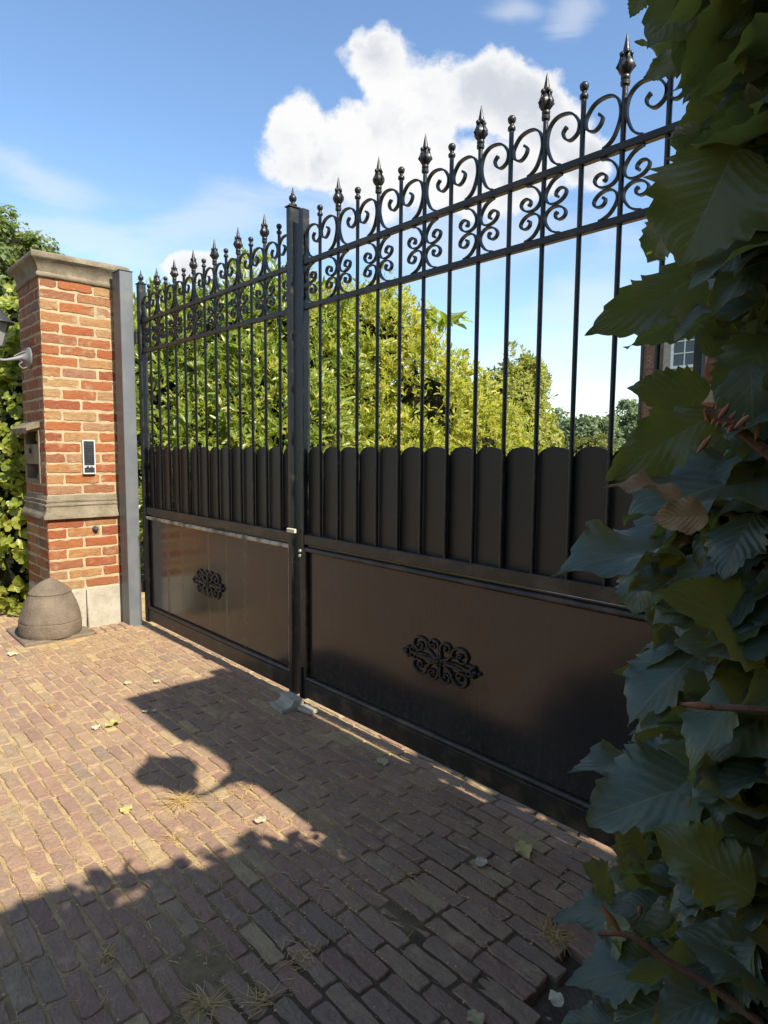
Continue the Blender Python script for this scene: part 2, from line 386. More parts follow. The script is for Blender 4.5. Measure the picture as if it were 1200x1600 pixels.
# ------------------------------------------------------------------ setting: ground, paving, road
def sheet(name, x0, x1, y0, y1, z, mat, kind='structure'):
    o = obj(name, [(x0, y0, z), (x1, y0, z), (x1, y1, z), (x0, y1, z)], [[0, 1, 2, 3]], mat); tag(o, kind=kind); return o
sheet('ground', -400, 400, -400, 400, -0.06, M['grass'])
sheet('road', -60, 60, -13.0, -7.0, -0.03, M['asphalt'])
sheet('soil_bed', -0.9, 6.0, -7.0, 0.6, -0.032, M['soil'])
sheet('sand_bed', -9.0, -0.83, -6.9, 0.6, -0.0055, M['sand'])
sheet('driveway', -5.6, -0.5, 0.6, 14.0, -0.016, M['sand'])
def brick_shape(L, W, depth, rr, top_r, nj=3, jit=0.0018):
    """rounded, slightly irregular brick; top at z=0; returns verts, faces"""
    pts = []
    hx, hy = L / 2, W / 2; c = top_r * 1.4
    cor = [(-hx, -hy), (hx, -hy), (hx, hy), (-hx, hy)]
    for i in range(4):
        ax, ay = cor[i]; bx, by = cor[(i + 1) % 4]
        d = math.hypot(bx - ax, by - ay); ux, uy = (bx - ax) / d, (by - ay) / d
        m = nj if d > W * 1.5 else 2
        for k in range(m + 1):
            s = c + (d - 2 * c) * k / m
            j = R.gauss(0, jit); pts.append((ax + ux * s - uy * j, ay + uy * s + ux * j))
    n = len(pts); V = []
    for (z, ins) in ((-depth, 0), (-top_r * 1.1, 0), (-top_r * 0.3, top_r * 0.4), (0.0, top_r)):
        for (x, y) in pts:
            fx = max(0.0, 1 - ins / hx); fy = max(0.0, 1 - ins / hy); V.append((x * fx, y * fy, z + (R.gauss(0, rr) if z > -depth * .9 else 0)))
    V.append((0, 0, 0.0005)); F = []
    for l in range(3):
        for k in range(n):
            k2 = (k + 1) % n; F.append([l * n + k, l * n + k2, (l + 1) * n + k2, (l + 1) * n + k])
    for k in range(n): F.append([3 * n + k, 3 * n + (k + 1) % n, 4 * n])
    return V, F
def place(mb, VF, M4, a):
    V, F = VF; mb.add([M4 @ Vector(v) for v in V], F, a)

SLAB = (-5.13, -4.625, -0.835, -0.385)      # guard stone base
pv = MB()
px_, py_ = 0.172, 0.057
row = 0; y = -0.030 - py_ / 2 + 6 * py_
while y > -6.2:
    drift = R.uniform(-0.012, 0.012)
    x = -9.0 + (row % 2) * px_ / 2 + drift
    xmax = -0.86 + R.choice((0.0, 0.03, 0.06)) if y > -1.5 else 0.2
    while x < xmax:
        jt = 0.0045 if (cx0 := x) > -1.75 and y > -0.95 else 0.008
        L = px_ - R.uniform(0.005, 0.013)
        if R.random() < 0.03 and x + L * 0.5 < xmax: L = px_ * 0.55
        cx = x + L / 2; x += L + R.uniform(0.005, 0.010)
        W = py_ - jt - R.uniform(0.0, 0.005)
        skip = (SLAB[0] - .03 < cx < SLAB[1] + .06 and SLAB[2] - .02 < y < SLAB[3] + .02) or (cx < -4.63 and y > -0.42) or cx > xmax + 0.05
        if skip: continue
        far = y < -3.2 or cx < -6.2
        if far: VF = brick_shape(L, W, 0.03, 0.0, 0.004, 1, 0.0)
        else: VF = brick_shape(L, W, 0.03, 0.0008, R.uniform(0.0025, 0.0048), 5, 0.0017)
        T = Matrix.Translation((cx, y + R.gauss(0, 0.002), R.gauss(-0.001, 0.0018))) @ Matrix.Rotation(R.gauss(0, 0.012), 4, 'Z') @ Matrix.Rotation(R.gauss(0, 0.012), 4, 'X') @ Matrix.Rotation(R.gauss(0, 0.008), 4, 'Y')
        place(pv, VF, T, R.random())
    y -= py_; row += 1
for k in range(4):                            # soldier bricks at the foot of the pillar
    T = Matrix.Translation((-4.71, -0.345 + k * 0.068, 0.012)) @ Matrix.Rotation(R.gauss(0, 0.02), 4, 'Z')
    place(pv, brick_shape(0.165, 0.06, 0.04, 0.0006, 0.008), T, R.uniform(0, 0.5))
tag(pv.build('paving', M['paver'], rnd=True, fixn=False), kind='structure')

# ------------------------------------------------------------------ pillars
def sweep_rect(x0, x1, y0, y1, prof, mb):
    """square-cut moulding: profile (offset, z) run round a rectangle"""
    V = []; F = []; seg = 8
    for (o, z) in prof:
        a, b, c, d = x0 - o, x1 + o, y0 - o, y1 + o
        for (p, q) in (((a, c), (b, c)), ((b, c), (b, d)), ((b, d), (a, d)), ((a, d), (a, c))):
            for k in range(seg):
                t = k / seg; j = 0.0012
                V.append((p[0] + (q[0] - p[0]) * t + R.gauss(0, j), p[1] + (q[1] - p[1]) * t + R.gauss(0, j), z + R.gauss(0, j * .7)))
    n = 4 * seg
    for i in range(len(prof) - 1):
        for k in range(n):
            k2 = (k + 1) % n; F.append([i * n + k, i * n + k2, (i + 1) * n + k2, (i + 1) * n + k])
    F.append(list(range(n))[::-1]); F.append([(len(prof) - 1) * n + k for k in range(n)])
    mb.add(V, F); return mb

def wall_bricks(mb, x0, x1, y0, y1, z0, z1, rows, proud, hole=None, soft=1.0):
    ch = (z1 - z0) / rows; ST, HD = 0.236, 0.119
    faces = [('-y', x1, x0), ('+x', y0, y1), ('+y', x1, x0), ('-x', y0, y1)]
    for r in range(rows):
        zc = z0 + ch * (r + 0.5)
        for nm, a, b in faces:
            Lf = abs(b - a); sgn = 1 if b > a else -1; s = 0.0; first = True
            while s < Lf - 0.01:
                w = HD if (first and (r % 2 == (0 if nm in ('-y', '+y') else 1))) else ST
                w += R.uniform(-0.008, 0.008); first = False
                if s + w > Lf - 0.045: w = Lf - s
                j = 0.0125
                L = w - (j / 2 if (s < 0.001 or s + w > Lf - 0.001) else j)
                off = s + (0 if s < 0.001 else j / 2) + L / 2
                p = a + sgn * off; s += w
                H = ch - R.uniform(0.0105, 0.016); zz = zc + R.gauss(0, 0.0015)
                if hole and nm == hole[0] and hole[1] < p < hole[2] and hole[3] < zz < hole[4]: continue
                VF = brick_shape(L, H, 0.03, 0.0008, R.uniform(0.003, 0.0055) * soft, 6, 0.0024)
                pr = proud + R.gauss(0, 0.0012)
                if nm == '-y': T = Matrix.Translation((p, y0 - pr, zz)) @ Matrix(((1, 0, 0, 0), (0, 0, -1, 0), (0, 1, 0, 0), (0, 0, 0, 1)))
                elif nm == '+y': T = Matrix.Translation((p, y1 + pr, zz)) @ Matrix(((-1, 0, 0, 0), (0, 0, 1, 0), (0, 1, 0, 0), (0, 0, 0, 1)))
                elif nm == '+x': T = Matrix.Translation((x1 + pr, p, zz)) @ Matrix(((0, 0, 1, 0), (1, 0, 0, 0), (0, 1, 0, 0), (0, 0, 0, 1)))
                else: T = Matrix.Translation((x0 - pr, p, zz)) @ Matrix(((0, 0, -1, 0), (-1, 0, 0, 0), (0, 1, 0, 0), (0, 0, 0, 1)))
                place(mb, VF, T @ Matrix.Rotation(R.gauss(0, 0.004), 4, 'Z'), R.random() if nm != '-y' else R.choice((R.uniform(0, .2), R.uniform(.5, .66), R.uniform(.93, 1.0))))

PX0, PX1, PY0, PY1 = -5.392, -4.846, -0.598, -0.062
pil = empty('brick_pillar')
tag(pil, 'weathered orange brick gate pillar with stone cap and letterbox, at the far end of the gate', 'pillar', 'brick gate pillars')
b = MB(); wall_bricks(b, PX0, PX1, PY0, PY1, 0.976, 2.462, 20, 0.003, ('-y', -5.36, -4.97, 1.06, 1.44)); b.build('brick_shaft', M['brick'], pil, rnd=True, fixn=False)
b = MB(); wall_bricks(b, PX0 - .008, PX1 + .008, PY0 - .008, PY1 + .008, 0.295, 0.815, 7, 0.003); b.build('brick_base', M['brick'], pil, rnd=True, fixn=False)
b = MB(); b.box(PX0, PX1, PY0 + .13, PY1, 0.97, 2.465)
for q in ((PX0, PX1, 1.442, 2.465), (PX0, PX1, .97, 1.058), (PX0, -5.36, 1.058, 1.442), (-4.985, PX1, 1.058, 1.442)): b.box(q[0], q[1], PY0, PY0 + .13, q[2], q[3])
b.box(PX0 - .008, PX1 + .008, PY0 - .008, PY1 + .008, 0.28, 0.83); b.build('mortar_joints', M['mortar'], pil)
cap = sweep_rect(PX0, PX1, PY0, PY1, [(-.03, 2.452), (.012, 2.455), (.019, 2.462), (.021, 2.474), (.017, 2.487), (.009, 2.491), (.009, 2.499), (.013, 2.520), (.024, 2.545), (.043, 2.566), (.053, 2.574), (.055, 2.578), (.055, 2.604), (.050, 2.611), (.0, 2.628)], MB())
cap.build('capstone', M['stone'], pil, smooth=True)
led = sweep_rect(PX0, PX1, PY0, PY1, [(-.03, .806), (.034, .808), (.038, .812), (.038, .832), (.030, .846), (.018, .868), (.014, .895), (.020, .899), (.022, .906), (.020, .913), (.013, .916), (.012, .926), (.016, .930), (.016, .943), (.008, .946), (.008, .968), (.002, .975), (-.03, .976)], MB())
led.build('stone_ledge', M['stone'], pil, smooth=True)
pl = MB(); pl.box(PX0 - .014, PX1 + .014, PY0 - .014, -0.372, -0.05, .293, .008); pl.box(PX0 - .013, PX1 + .013, -0.366, PY1 + .014, -0.05, .297, .008)
pl.build('stone_plinth', M['plinth'], pil, smooth=True)
lb = MB(); bx0, bx1, yf = -5.37, -4.975, PY0 - 0.012
lb.box(bx0, bx0 + .045, yf, PY0 + .104, 1.052, 1.452, .004); lb.box(bx1 - .03, bx1, yf, PY0 + .104, 1.052, 1.452, .004)
for (za, zb) in ((1.052, 1.085), (1.19, 1.335), (1.428, 1.452)): lb.box(bx0 + .045, bx1 - .03, yf + .003, PY0 + .10, za, zb, .004)
lbo = lb.build('letterbox', M['stone'], pil)
b = MB(); b.box(bx0 + .02, bx1 - .02, PY0 + .105, PY0 + .125, 1.06, 1.44); b.build('shade_backing', M['hole'], lbo)  # near-black sheet: the dark depth of the openings is put into its colour
hd = [(-5.40, 1.452), (-4.955, 1.452), (-4.955, 1.478), (-5.40, 1.478)]
b = MB(); b.add([(-5.40, PY0 - .09, 1.445), (-4.955, PY0 - .09, 1.445), (-4.955, PY0 + .01, 1.50), (-5.40, PY0 + .01, 1.50), (-5.40, PY0 - .09, 1.425), (-4.955, PY0 - .09, 1.425), (-4.955, PY0 + .01, 1.455), (-5.40, PY0 + .01, 1.455)],
                [[0, 1, 2, 3], [4, 7, 6, 5], [0, 4, 5, 1], [1, 5, 6, 2], [2, 6, 7, 3], [3, 7, 4, 0]])
for k in range(4):
    xa = -5.40 + k * 0.112; b.prism([(xa + .005, 1.43), (xa + .10, 1.43), (xa + .085, 1.408), (xa + .053, 1.398), (xa + .02, 1.408)], PY0 - .091, PY0 - .079)
b.build('letterbox_hood', M['stone'], lbo)
b = MB(); b.tube([(-5.2, yf - .012, 1.285), (-5.2, yf + .006, 1.285)], 0.018, 12); b.build('lock', M['dark_glass'], lbo)
rebase(pil, (-5.12, -0.33, 0))
# the opposite pillar, hidden by the hedge; its shadow lies on the paving
pil2 = empty('brick_pillar'); tag(pil2, 'brick gate pillar standing behind the leafy beech hedge at the near end of the gate', 'pillar', 'brick gate pillars')
pil2.location = (-5.12 + 4.897, -0.33, 0)
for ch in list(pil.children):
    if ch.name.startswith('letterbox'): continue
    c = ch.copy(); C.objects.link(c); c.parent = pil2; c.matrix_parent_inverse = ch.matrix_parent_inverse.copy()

# wall lanterns
LX = -5.135
lan = empty('wall_lantern')
tag(lan, 'grey bracket lantern with frosted glass on the shaded side of the far brick pillar', 'wall lamp', 'wall lanterns on the pillars')
wy = PY0 - 0.004; lz = 1.943; ly = -0.815
b = MB()
prof = [(0, .074), (.010, .076), (.016, .070), (.020, .05), (.03, .034), (.05, .022), (.06, .02)]
V0 = len(b.V); b.lathe(prof, n=24)
b.V = [(LX + x, wy - z, lz + y_) for (x, y_, z) in b.V]
b.build('wall_plate', M['lamp_grey'], lan, smooth=True)
b = MB(); arm = catmull([(LX, wy - .05, lz), (LX, -.72, lz - .02), (LX, -.78, lz - .03), (LX, -.813, lz - .012), (LX, ly, lz + .03), (LX, ly, lz + .05)], 6)
b.tube(arm, [.02 - .010 * min(1, i / 8) for i in range(len(arm))], 10, up=(1, 0, 0))
b.tube(catmull([(LX, wy - .01, lz - .06), (LX, wy - .05, lz - .075), (LX, wy - .07, lz - .05), (LX, wy - .05, lz - .03), (LX, wy - .09, lz - .018)], 6), .0045, 6, up=(1, 0, 0))
b.tube(catmull([(LX, wy - .01, lz + .05), (LX, wy - .05, lz + .035), (LX, wy - .1, lz + .005)], 6), .0045, 6, up=(1, 0, 0))
b.build('bracket_arm', M['lamp_grey'], lan, smooth=True)
b = MB(); b.lathe([(0, .02), (.010, .052), (.018, .05)], LX, ly, lz + .045, 6); b.build('lantern_base', M['lamp_dark'], lan)
b = MB(); b.lathe([(.0, .044), (.150, .088), (.153, .084)], LX, ly, lz + .066, 6); b.build('lantern_glass', M['lamp_glass'], lan)
b = MB()
for k in range(6):
    t_ = 2 * PI * k / 6; b.tube([(LX + .048 * math.cos(t_), ly + .048 * math.sin(t_), lz + .062), (LX + .092 * math.cos(t_), ly + .092 * math.sin(t_), lz + .217)], .006, 6)
b.build('lantern_frame', M['lamp_dark'], lan)
b = MB(); b.lathe([(.0, .096), (.004, .124), (.014, .122), (.026, .104), (.06, .075), (.10, .046), (.118, .029), (.126, .033), (.138, .017), (.155, .018), (.168, .010), (.188, .003)], LX, ly, lz + .214, 24)
b.build('lantern_roof', M['lamp_dark'], lan, smooth=True)
rebase(lan, (LX, PY0, lz))
lan2 = copy_tree(lan); lan2.location.x += 5.0
tag(lan2, 'grey bracket lantern on the near brick pillar behind the leafy beech hedge', 'wall lamp', 'wall lanterns on the pillars')

# intercom and sensor
ic = empty('intercom'); tag(ic, 'slim silver framed door intercom on the sunlit brick face of the far pillar', 'intercom')
xf = PX1 + 0.004
b = MB()
for (y0, y1, z0, z1) in ((-.366, -.358, 1.122, 1.365), (-.288, -.280, 1.122, 1.365), (-.358, -.288, 1.122, 1.131), (-.358, -.288, 1.356, 1.365), (-.358, -.288, 1.168, 1.183)):
    b.box(xf - .004, xf + .024, y0, y1, z0, z1, .0015)
b.build('frame', M['alu'], ic)
b = MB(); b.box(xf - .004, xf + .017, -.358, -.288, 1.183, 1.356)
for k in range(8): b.box(xf + .017, xf + .020, -.353, -.293, 1.205 + k * .017, 1.211 + k * .017)
b.build('speaker_grille', M['dark_glass'], ic)
b = MB(); b.box(xf - .004, xf + .019, -.358, -.288, 1.131, 1.168); b.build('name_plate', M['dark_glass'], ic)
for yy in (-.345, -.318): b = MB(); b.box(xf + .0235, xf + .027, yy, yy + .018, 1.171, 1.180, .001); b.build('button', M['dark_glass'] if yy < -.33 else M['lamp_grey'], ic)
rebase(ic, (xf, -.323, 1.122))
b = MB(); b.tube([(xf + .006, -.294, .722), (xf + .012, -.294, .722), (xf + .03, -.290, .722), (xf + .034, -.29, .722)], [.022, .021, .014, .009], 14, up=(0, 0, 1))
tag(b.build('photocell', M['lamp_dark'], smooth=True), 'small round dark photocell below the stone ledge of the brick pillar', 'sensor')

# grey hinge posts
b = MB(); b.box(-4.792, -4.655, -.132, -.040, -0.04, 2.548, .003)
gp = empty('gate_post'); tag(gp, 'tall plain grey steel post between the brick pillar and the gate', 'post', 'steel gate posts')
b.build('post_tube', M['steel'], gp)
b = MB(); b.box(-4.800, -4.650, -.137, -.036, 2.550, 2.556, .002); b.build('post_cap', M['steel'], gp)
for z in (.30, 2.2): b = MB(); b.box(-4.86, -4.788, -.10, -.06, z, z + .06); b.build('wall_bracket', M['steel'], gp)
rebase(gp, (-4.72, -.09, 0))
gp2 = copy_tree(gp); gp2.location = (2 * -2.668 + 4.72, -.09, 0); gp2.rotation_euler = (0, 0, 0)
for ch in gp2.children:
    if ch.name.startswith('wall_bracket'): ch.scale.x = -1; ch.matrix_parent_inverse = Matrix.Translation((-0, 0, 0)) @ Matrix.Translation(Vector((-4.72, .09, 0))); 
tag(gp2, 'grey steel post at the near end of the gate behind the beech hedge', 'post', 'steel gate posts')

# guard stone
gs = empty('guard_stone'); tag(gs, 'domed stone guard bollard on a square slab wrapped round the foot of the brick pillar', 'bollard')
gx, gy = -4.800, -.622
def gs_rough(t, z): return 1 + .014 * math.sin(3 * t + z * 9) + .008 * math.sin(7 * t + 20 * z) + R.gauss(0, .0035)
def fine(prof, n=3): return [tuple(q) for q in catmull(prof, n)]
b = MB(); b.lathe(fine([(0.0, .188), (.03, .197), (.088, .198), (.098, .1945), (.108, .196), (.15, .186), (.20, .170), (.245, .152), (.272, .139), (.284, .134), (.288, .127)]), gx, gy, .018, 48, gs_rough)
body = b.build('stone_body', M['guard'], gs, smooth=True)
b = MB(); b.lathe(fine([(.288, .136), (.297, .135), (.315, .119), (.342, .088), (.366, .054), (.382, .022), (.388, .003)]), gx, gy, .018, 48, gs_rough)
capo = b.build('stone_cap', M['guard'], gs, smooth=True)
b = MB(); V = []; F = []; b.box(SLAB[0], SLAB[1], SLAB[2], SLAB[3], -.05, .019, .008); b.build('base_slab', M['guard'], gs)
cut = MB(); cut.box(-5.6, PX1 + .012, PY0 - .012, 0.2, -0.2, 1.0); cutter = cut.build('cutter', None)
dg = None
for o in (body, capo):
    md = o.modifiers.new('cut', 'BOOLEAN'); md.operation = 'DIFFERENCE'; md.object = cutter; md.solver = 'EXACT'
bpy.context.view_layer.update(); dg = bpy.context.evaluated_depsgraph_get()
for o in (body, capo):
    me = bpy.data.meshes.new_from_object(o.evaluated_get(dg)); o.modifiers.clear(); o.data = me
bpy.data.objects.remove(cutter)
rebase(gs, (gx, gy, 0))

# ------------------------------------------------------------------ the gate
S = 0.1359; RAILT = 2.217; RAILB = 2.193; LOWT = 2.007; LOWB = 1.983
UPC = catmull([(.47, .000), (.36, .006), (.215, .0235), (.10, .058), (.065, .092), (.135, .128), (.30, .147), (.52, .150), (.74, .140), (.90, .112), (.92, .090), (.86, .073), (.70, .063), (.56, .074), (.50, .092), (.555, .104), (.60, .107)], 4)
UPC = [(p[0] * S, p[1]) for p in UPC]
LWC = catmull([(.50, .000), (.40, .003), (.24, .014), (.11, .036), (.065, .056), (.12, .074), (.26, .085), (.44, .084), (.58, .073), (.64, .058), (.58, .045), (.46, .042), (.37, .050), (.36, .062), (.42, .066)], 4)
LWC = [(p[0] * S, p[1]) for p in LWC]
def spear_profile():
    return [(0, .008), (.001, .0135), (.011, .0142), (.014, .0112), (.018, .0135), (.025, .0138), (.029, .011), (.034, .016), (.046, .0225), (.057, .0235), (.068, .019), (.078, .0125), (.088, .0115), (.10, .0098), (.125, .0052), (.147, .0008)]
def orn_mesh(cx, cz, y):
    mb = MB()
    def sp(c, r0, r1, a0, a1, n=26): return [(c[0] + (r0 + (r1 - r0) * i / n) * math.cos(a0 + (a1 - a0) * i / n), c[1] + (r0 + (r1 - r0) * i / n) * math.sin(a0 + (a1 - a0) * i / n)) for i in range(n + 1)]
    for sx in (-1, 1):
        for sz in (-1, 1):
            p1 = [(.012, .008), (.045, .022), (.066, .050)] + sp((.112, .050), .046, .008, PI * .93, -PI * 1.75)
            p2 = [(.008, .02), (.004, .05)] + sp((.036, .070), .031, .006, PI * 1.1, -PI * 1.5)
            p3 = [(.02, .003), (.07, .010), (.12, .008)] + sp((.150, .016), .02, .006, -PI * .6, PI * 1.0, 14)
            for p, r0, r1 in ((p1, .0085, .0055), (p2, .0075, .005), (p3, .007, .005)):
                q = catmull(p, 2); m = len(q)
                mb.tube([(cx + sx * a_[0], y, cz + sz * a_[1]) for a_ in q], [r0 + (r1 - r0) * i / m for i in range(m)], 6, up=(0, 1, 0))
            mb.sphere((cx + sx * .112, y - .003, cz + sz * .05), .0105, 8, 5); mb.sphere((cx + sx * .036, y - .003, cz + sz * .07), .0085, 8, 5)
            mb.tube([(cx + sx * .05, y, cz + sz * .03), (cx + sx * .075, y - .005, cz + sz * .045), (cx + sx * .09, y, cz + sz * .036)], [.003, .008, .002], 6, up=(0, 1, 0))
            mb.sphere((cx + sx * .178, y, cz + sz * .02), .012, 8, 5)
        mb.sphere((cx + sx * .185, y - .003, cz), .013, 8, 5); mb.sphere((cx + sx * .205, y, cz), .009, 8, 5)
        mb.tube([(cx + sx * .02, y, cz), (cx + sx * .06, y - .007, cz), (cx + sx * .10, y - .004, cz), (cx + sx * .12, y, cz)], [.004, .011, .009, .002], 6, up=(0, 1, 0))
    for k in range(6):
        t_ = 2 * PI * k / 6 + .3; mb.sphere((cx + .016 * math.cos(t_), y - .004, cz + .016 * math.sin(t_)), .0115, 8, 5)
    mb.sphere((cx, y - .012, cz), .010, 8, 5)
    return mb

def gate_leaf(x0, latch, label):
    """x0 = axis of the stile at the -x end; 14 bays of S"""
    root = empty('gate_leaf'); tag(root, label, 'gate', 'leaves of the driveway gate')
    K = lambda k: x0 + k * S
    xe = K(14)
    # stiles
    def stile(x, xw, y0, y1, top, finial):
        b = MB(); b.box(x - xw, x + xw, y0, y1, .032, top, .003); st = b.build('stile', M['iron'], root)
        if finial:
            c = MB(); c.box(x - xw - .006, x + xw + .006, y0 - .006, y1 + .006, top + .001, top + .008, .002); c.build('stile_cap', M['rail'], st)
            c = MB(); c.lathe([(.008, .012), (.012, .021), (.018, .021), (.022, .010), (.030, .010), (.036, .016), (.046, .0195), (.055, .018), (.064, .010), (.072, .007), (.096, .0025), (.099, .001)], x, (y0 + y1) / 2, top, 16)
            c.build('urn_finial', M['lamp_grey'] if False else M['iron'], st, smooth=True)
        return st
    if latch:      # left leaf: finials at both ends, stile with the closing bar at +x end
        stile(K(0), .025, -.025, .025, 2.462, True); stile(xe - .002, .016, -.036, .022, 2.478, True)
        xi0, xi1 = K(0) + .025, xe - .018
    else:
        stile(K(0) + .002, .018, -.018, .024, 2.455, False); stile(xe, .025, -.025, .025, 2.462, True)
        xi0, xi1 = K(0) + .020, xe - .025
    # rails
    for (z0, z1, hy) in ((RAILB, RAILT, .013), (LOWB, LOWT, .013), (.834, .884, .016), (.046, .132, .018)):
        b = MB(); b.box(xi0, xi1, -hy, hy, z0, z1, .003); b.build('rail', M['rail'], root)
    # pickets, tall sheets with rounded heads between the bars
    yk = .0125
    for k in range(14):
        a0 = max(K(k) - .0015, xi0 + .002); a1 = min(K(k + 1) + .0015, xi1 - .002); cx = (a0 + a1) / 2; hw = (a1 - a0) / 2
        out = [(a0, .880), (a1, .880)] + [(cx + hw * math.cos(PI * i / 14), 1.277 + (.044 + R.gauss(0, .0008)) * math.sin(PI * i / 14) ** .9) for i in range(15)]
        dy = (k % 2) * .0055 + R.uniform(0, .001); b = MB(); b.prism(out, yk + dy, yk + dy + .004); b.build('picket', M['picket'], root)
    # bars with finials
    for k in range(1, 14):
        x = K(k) + R.gauss(0, .0009); rot = R.uniform(0, 1.5); spear = k % 2 == 0; top = 2.380 if spear else 2.392; y0 = 0.0
        b = MB(); b.tube([(x, y0, LOWT), (x, y0, RAILB)], .0082, 10, up=(0, 1, 0)); b.tube([(x, y0, RAILT), (x, y0, top)], .0082, 10, up=(0, 1, 0))
        b.tube([(x, y0, .884), (x, y0, LOWB)], .0082, 10, up=(0, 1, 0)); br = b.build('bar', M['iron'], root, smooth=True)
        c = MB()
        if spear:
            c.lathe(spear_profile(), x, y0, top - .002, 16, lambda t, z: 1 + (.10 * math.cos(4 * (t - rot)) if .033 < z < .08 else 0))
            for q in range(4):
                t_ = q * PI / 2 + PI / 4 + rot; c.sphere((x + .0125 * math.cos(t_), y0 + .0125 * math.sin(t_), top + .086), .0078, 8, 5)
                c.tube([(x + .014 * math.cos(t_), y0 + .014 * math.sin(t_), top + .036), (x + .0245 * math.cos(t_), y0 + .0245 * math.sin(t_), top + .05), (x + .015 * math.cos(t_), y0 + .015 * math.sin(t_), top + .08)], [.003, .0045, .003], 6)
            c.build('spear_finial', M['iron'], br, smooth=True)
        else:
            c.lathe([(0, .008), (.001, .0125), (.004, .0135), (.010, .0135), (.013, .0115), (.016, .008), (.022, .0065), (.0235, .0085), (.028, .0122), (.036, .0145), (.042, .0135), (.048, .008), (.050, .001)], x, y0, top, 16)
            c.build('ball_finial', M['iron'], br, smooth=True)
    # scrolls
    for k in range(14):
        if k % 2 == 0: xs, sg, lo = K(k), 1, k
        else: xs, sg, lo = K(k + 1), -1, k
        if k == 0: xs = max(xs, xi0 - .006)
        if k == 13: xs = min(xs, xi1 + .006)
        jx, jz = R.uniform(.985, 1.01), R.uniform(.975, 1.02); b = MB(); b.tube([(xs + sg * p[0] * jx, 0, RAILT + .0025 + p[1] * jz) for p in UPC], [1.0] * (len(UPC) - 5) + [1.05, 1.15, 1.3, 1.4, 1.2], flat=(.0032, .0075), up=(0, 1, 0)); b.build('scroll', M['iron'], root, smooth=True)
        for tb in (0, 1):
            zf = (lambda z: RAILB - .0025 - z) if tb == 0 else (lambda z: LOWT + .0025 + z)
            b = MB(); b.tube([(xs + sg * p[0], 0, zf(p[1])) for p in LWC], [1.0] * (len(LWC) - 5) + [1.05, 1.15, 1.3, 1.4, 1.2], flat=(.003, .0075), up=(0, 1, 0)); b.build('scroll', M['iron'], root, smooth=True)
    # lower panel, its moulding and the cast ornament
    b = MB(); b.box(xi0 + .001, xi1 - .001, -.002, .004, .134, .830); b.build('panel', M['panel_drip'] if latch else M['panel'], root)
    r = .0125; yq = -.012
    for side, (p, q) in enumerate((((xi0 + r, .834 - 2 * r), (xi1 - r, .834 - 2 * r)), ((xi1 - r, .830 - 2 * r), (xi1 - r, .134 + r)), ((xi1 - r, .134 + r), (xi0 + r, .134 + r)), ((xi0 + r, .134 + r), (xi0 + r, .830 - 2 * r)))):
        b = MB(); b.tube([(p[0] + (q[0] - p[0]) * f_ / 8, yq, p[1] + (q[1] - p[1]) * f_ / 8) for f_ in range(9)], r, 12, up=(0, 1, 0))
        mo = b.build('panel_moulding', M['trim_worn'] if latch and side < 2 else M['rail'], root, smooth=True)
        if latch and side < 2: mo['label'] = 'moulding with worn pale paint'
    om = orn_mesh((xi0 + xi1) / 2 - .01, .465, -.007); om.V = [(x, y, .465 + (z - .465) * .83) for x, y, z in om.V]; om.build('ornament', M['iron'], root, smooth=True)
    if latch:
        b = MB(); b.box(xe - .012, xe + .060, -.050, -.0365, .888, .910, .003); b.build('latch_bar', M['latch'], root)
        for z in (.25, 2.05):
            b = MB(); b.tube([(K(0) - .035, -.03, z), (K(0) - .035, -.03, z + .09)], .014, 12); b.box(K(0) - .04, K(0) - .02, -.028, .0, z + .02, z + .07); b.build('hinge', M['iron'], root)
    else:
        b = MB(); b.tube([(K(0) - .006, -.018, .775), (K(0) - .006, -.028, .775)], .008, 10); b.tube([(K(0) - .006, -.018, .80), (K(0) - .006, -.028, .80)], .007, 10); b.build('lock_cylinder', M['latch'], root)
        b = MB(); b.box(K(0) - .012, K(0) + .006, -.027, -.0182, .032, .20, .002); b.build('drop_bolt', M['iron'], root)
    rebase(root, ((x0 + xe) / 2, 0, 0.03))
    return root
gate_leaf(-4.6084, True, 'far black iron gate leaf beside the brick pillar, its panel edged in worn pale moulding')
gate_leaf(-2.6306, False, 'near black wrought iron gate leaf beside the beech hedge, panel edged in black moulding')

# stop block on the ground
b = MB(); out = [(-.085, 0), (-.085, .022), (-.05, .020), (-.028, .026), (-.012, .045), (-.006, .060), (.055, .060), (.06, .05), (.06, 0)]
b.prism([(p[0] * .85, p[1] * .85) for p in out], -.066, .066); st = b.build('gate_stop', M['concrete'])
st.rotation_euler = (0, 0, rad(84)); st.location = (-2.655, -.085, .001)
tag(st, 'grey concrete stop block on the paving under the meeting gate leaves', 'gate stop')

b = MB(); b.box(-.05, .05, -.035, .03, 0, .022, .006); sb = b.build('stone_chock', M['concrete']); sb.location = (-2.535, -.045, .001); sb.rotation_euler = (0, 0, rad(8))
tag(sb, 'small pale stone chock on the paving just right of the gate stop', 'stone')
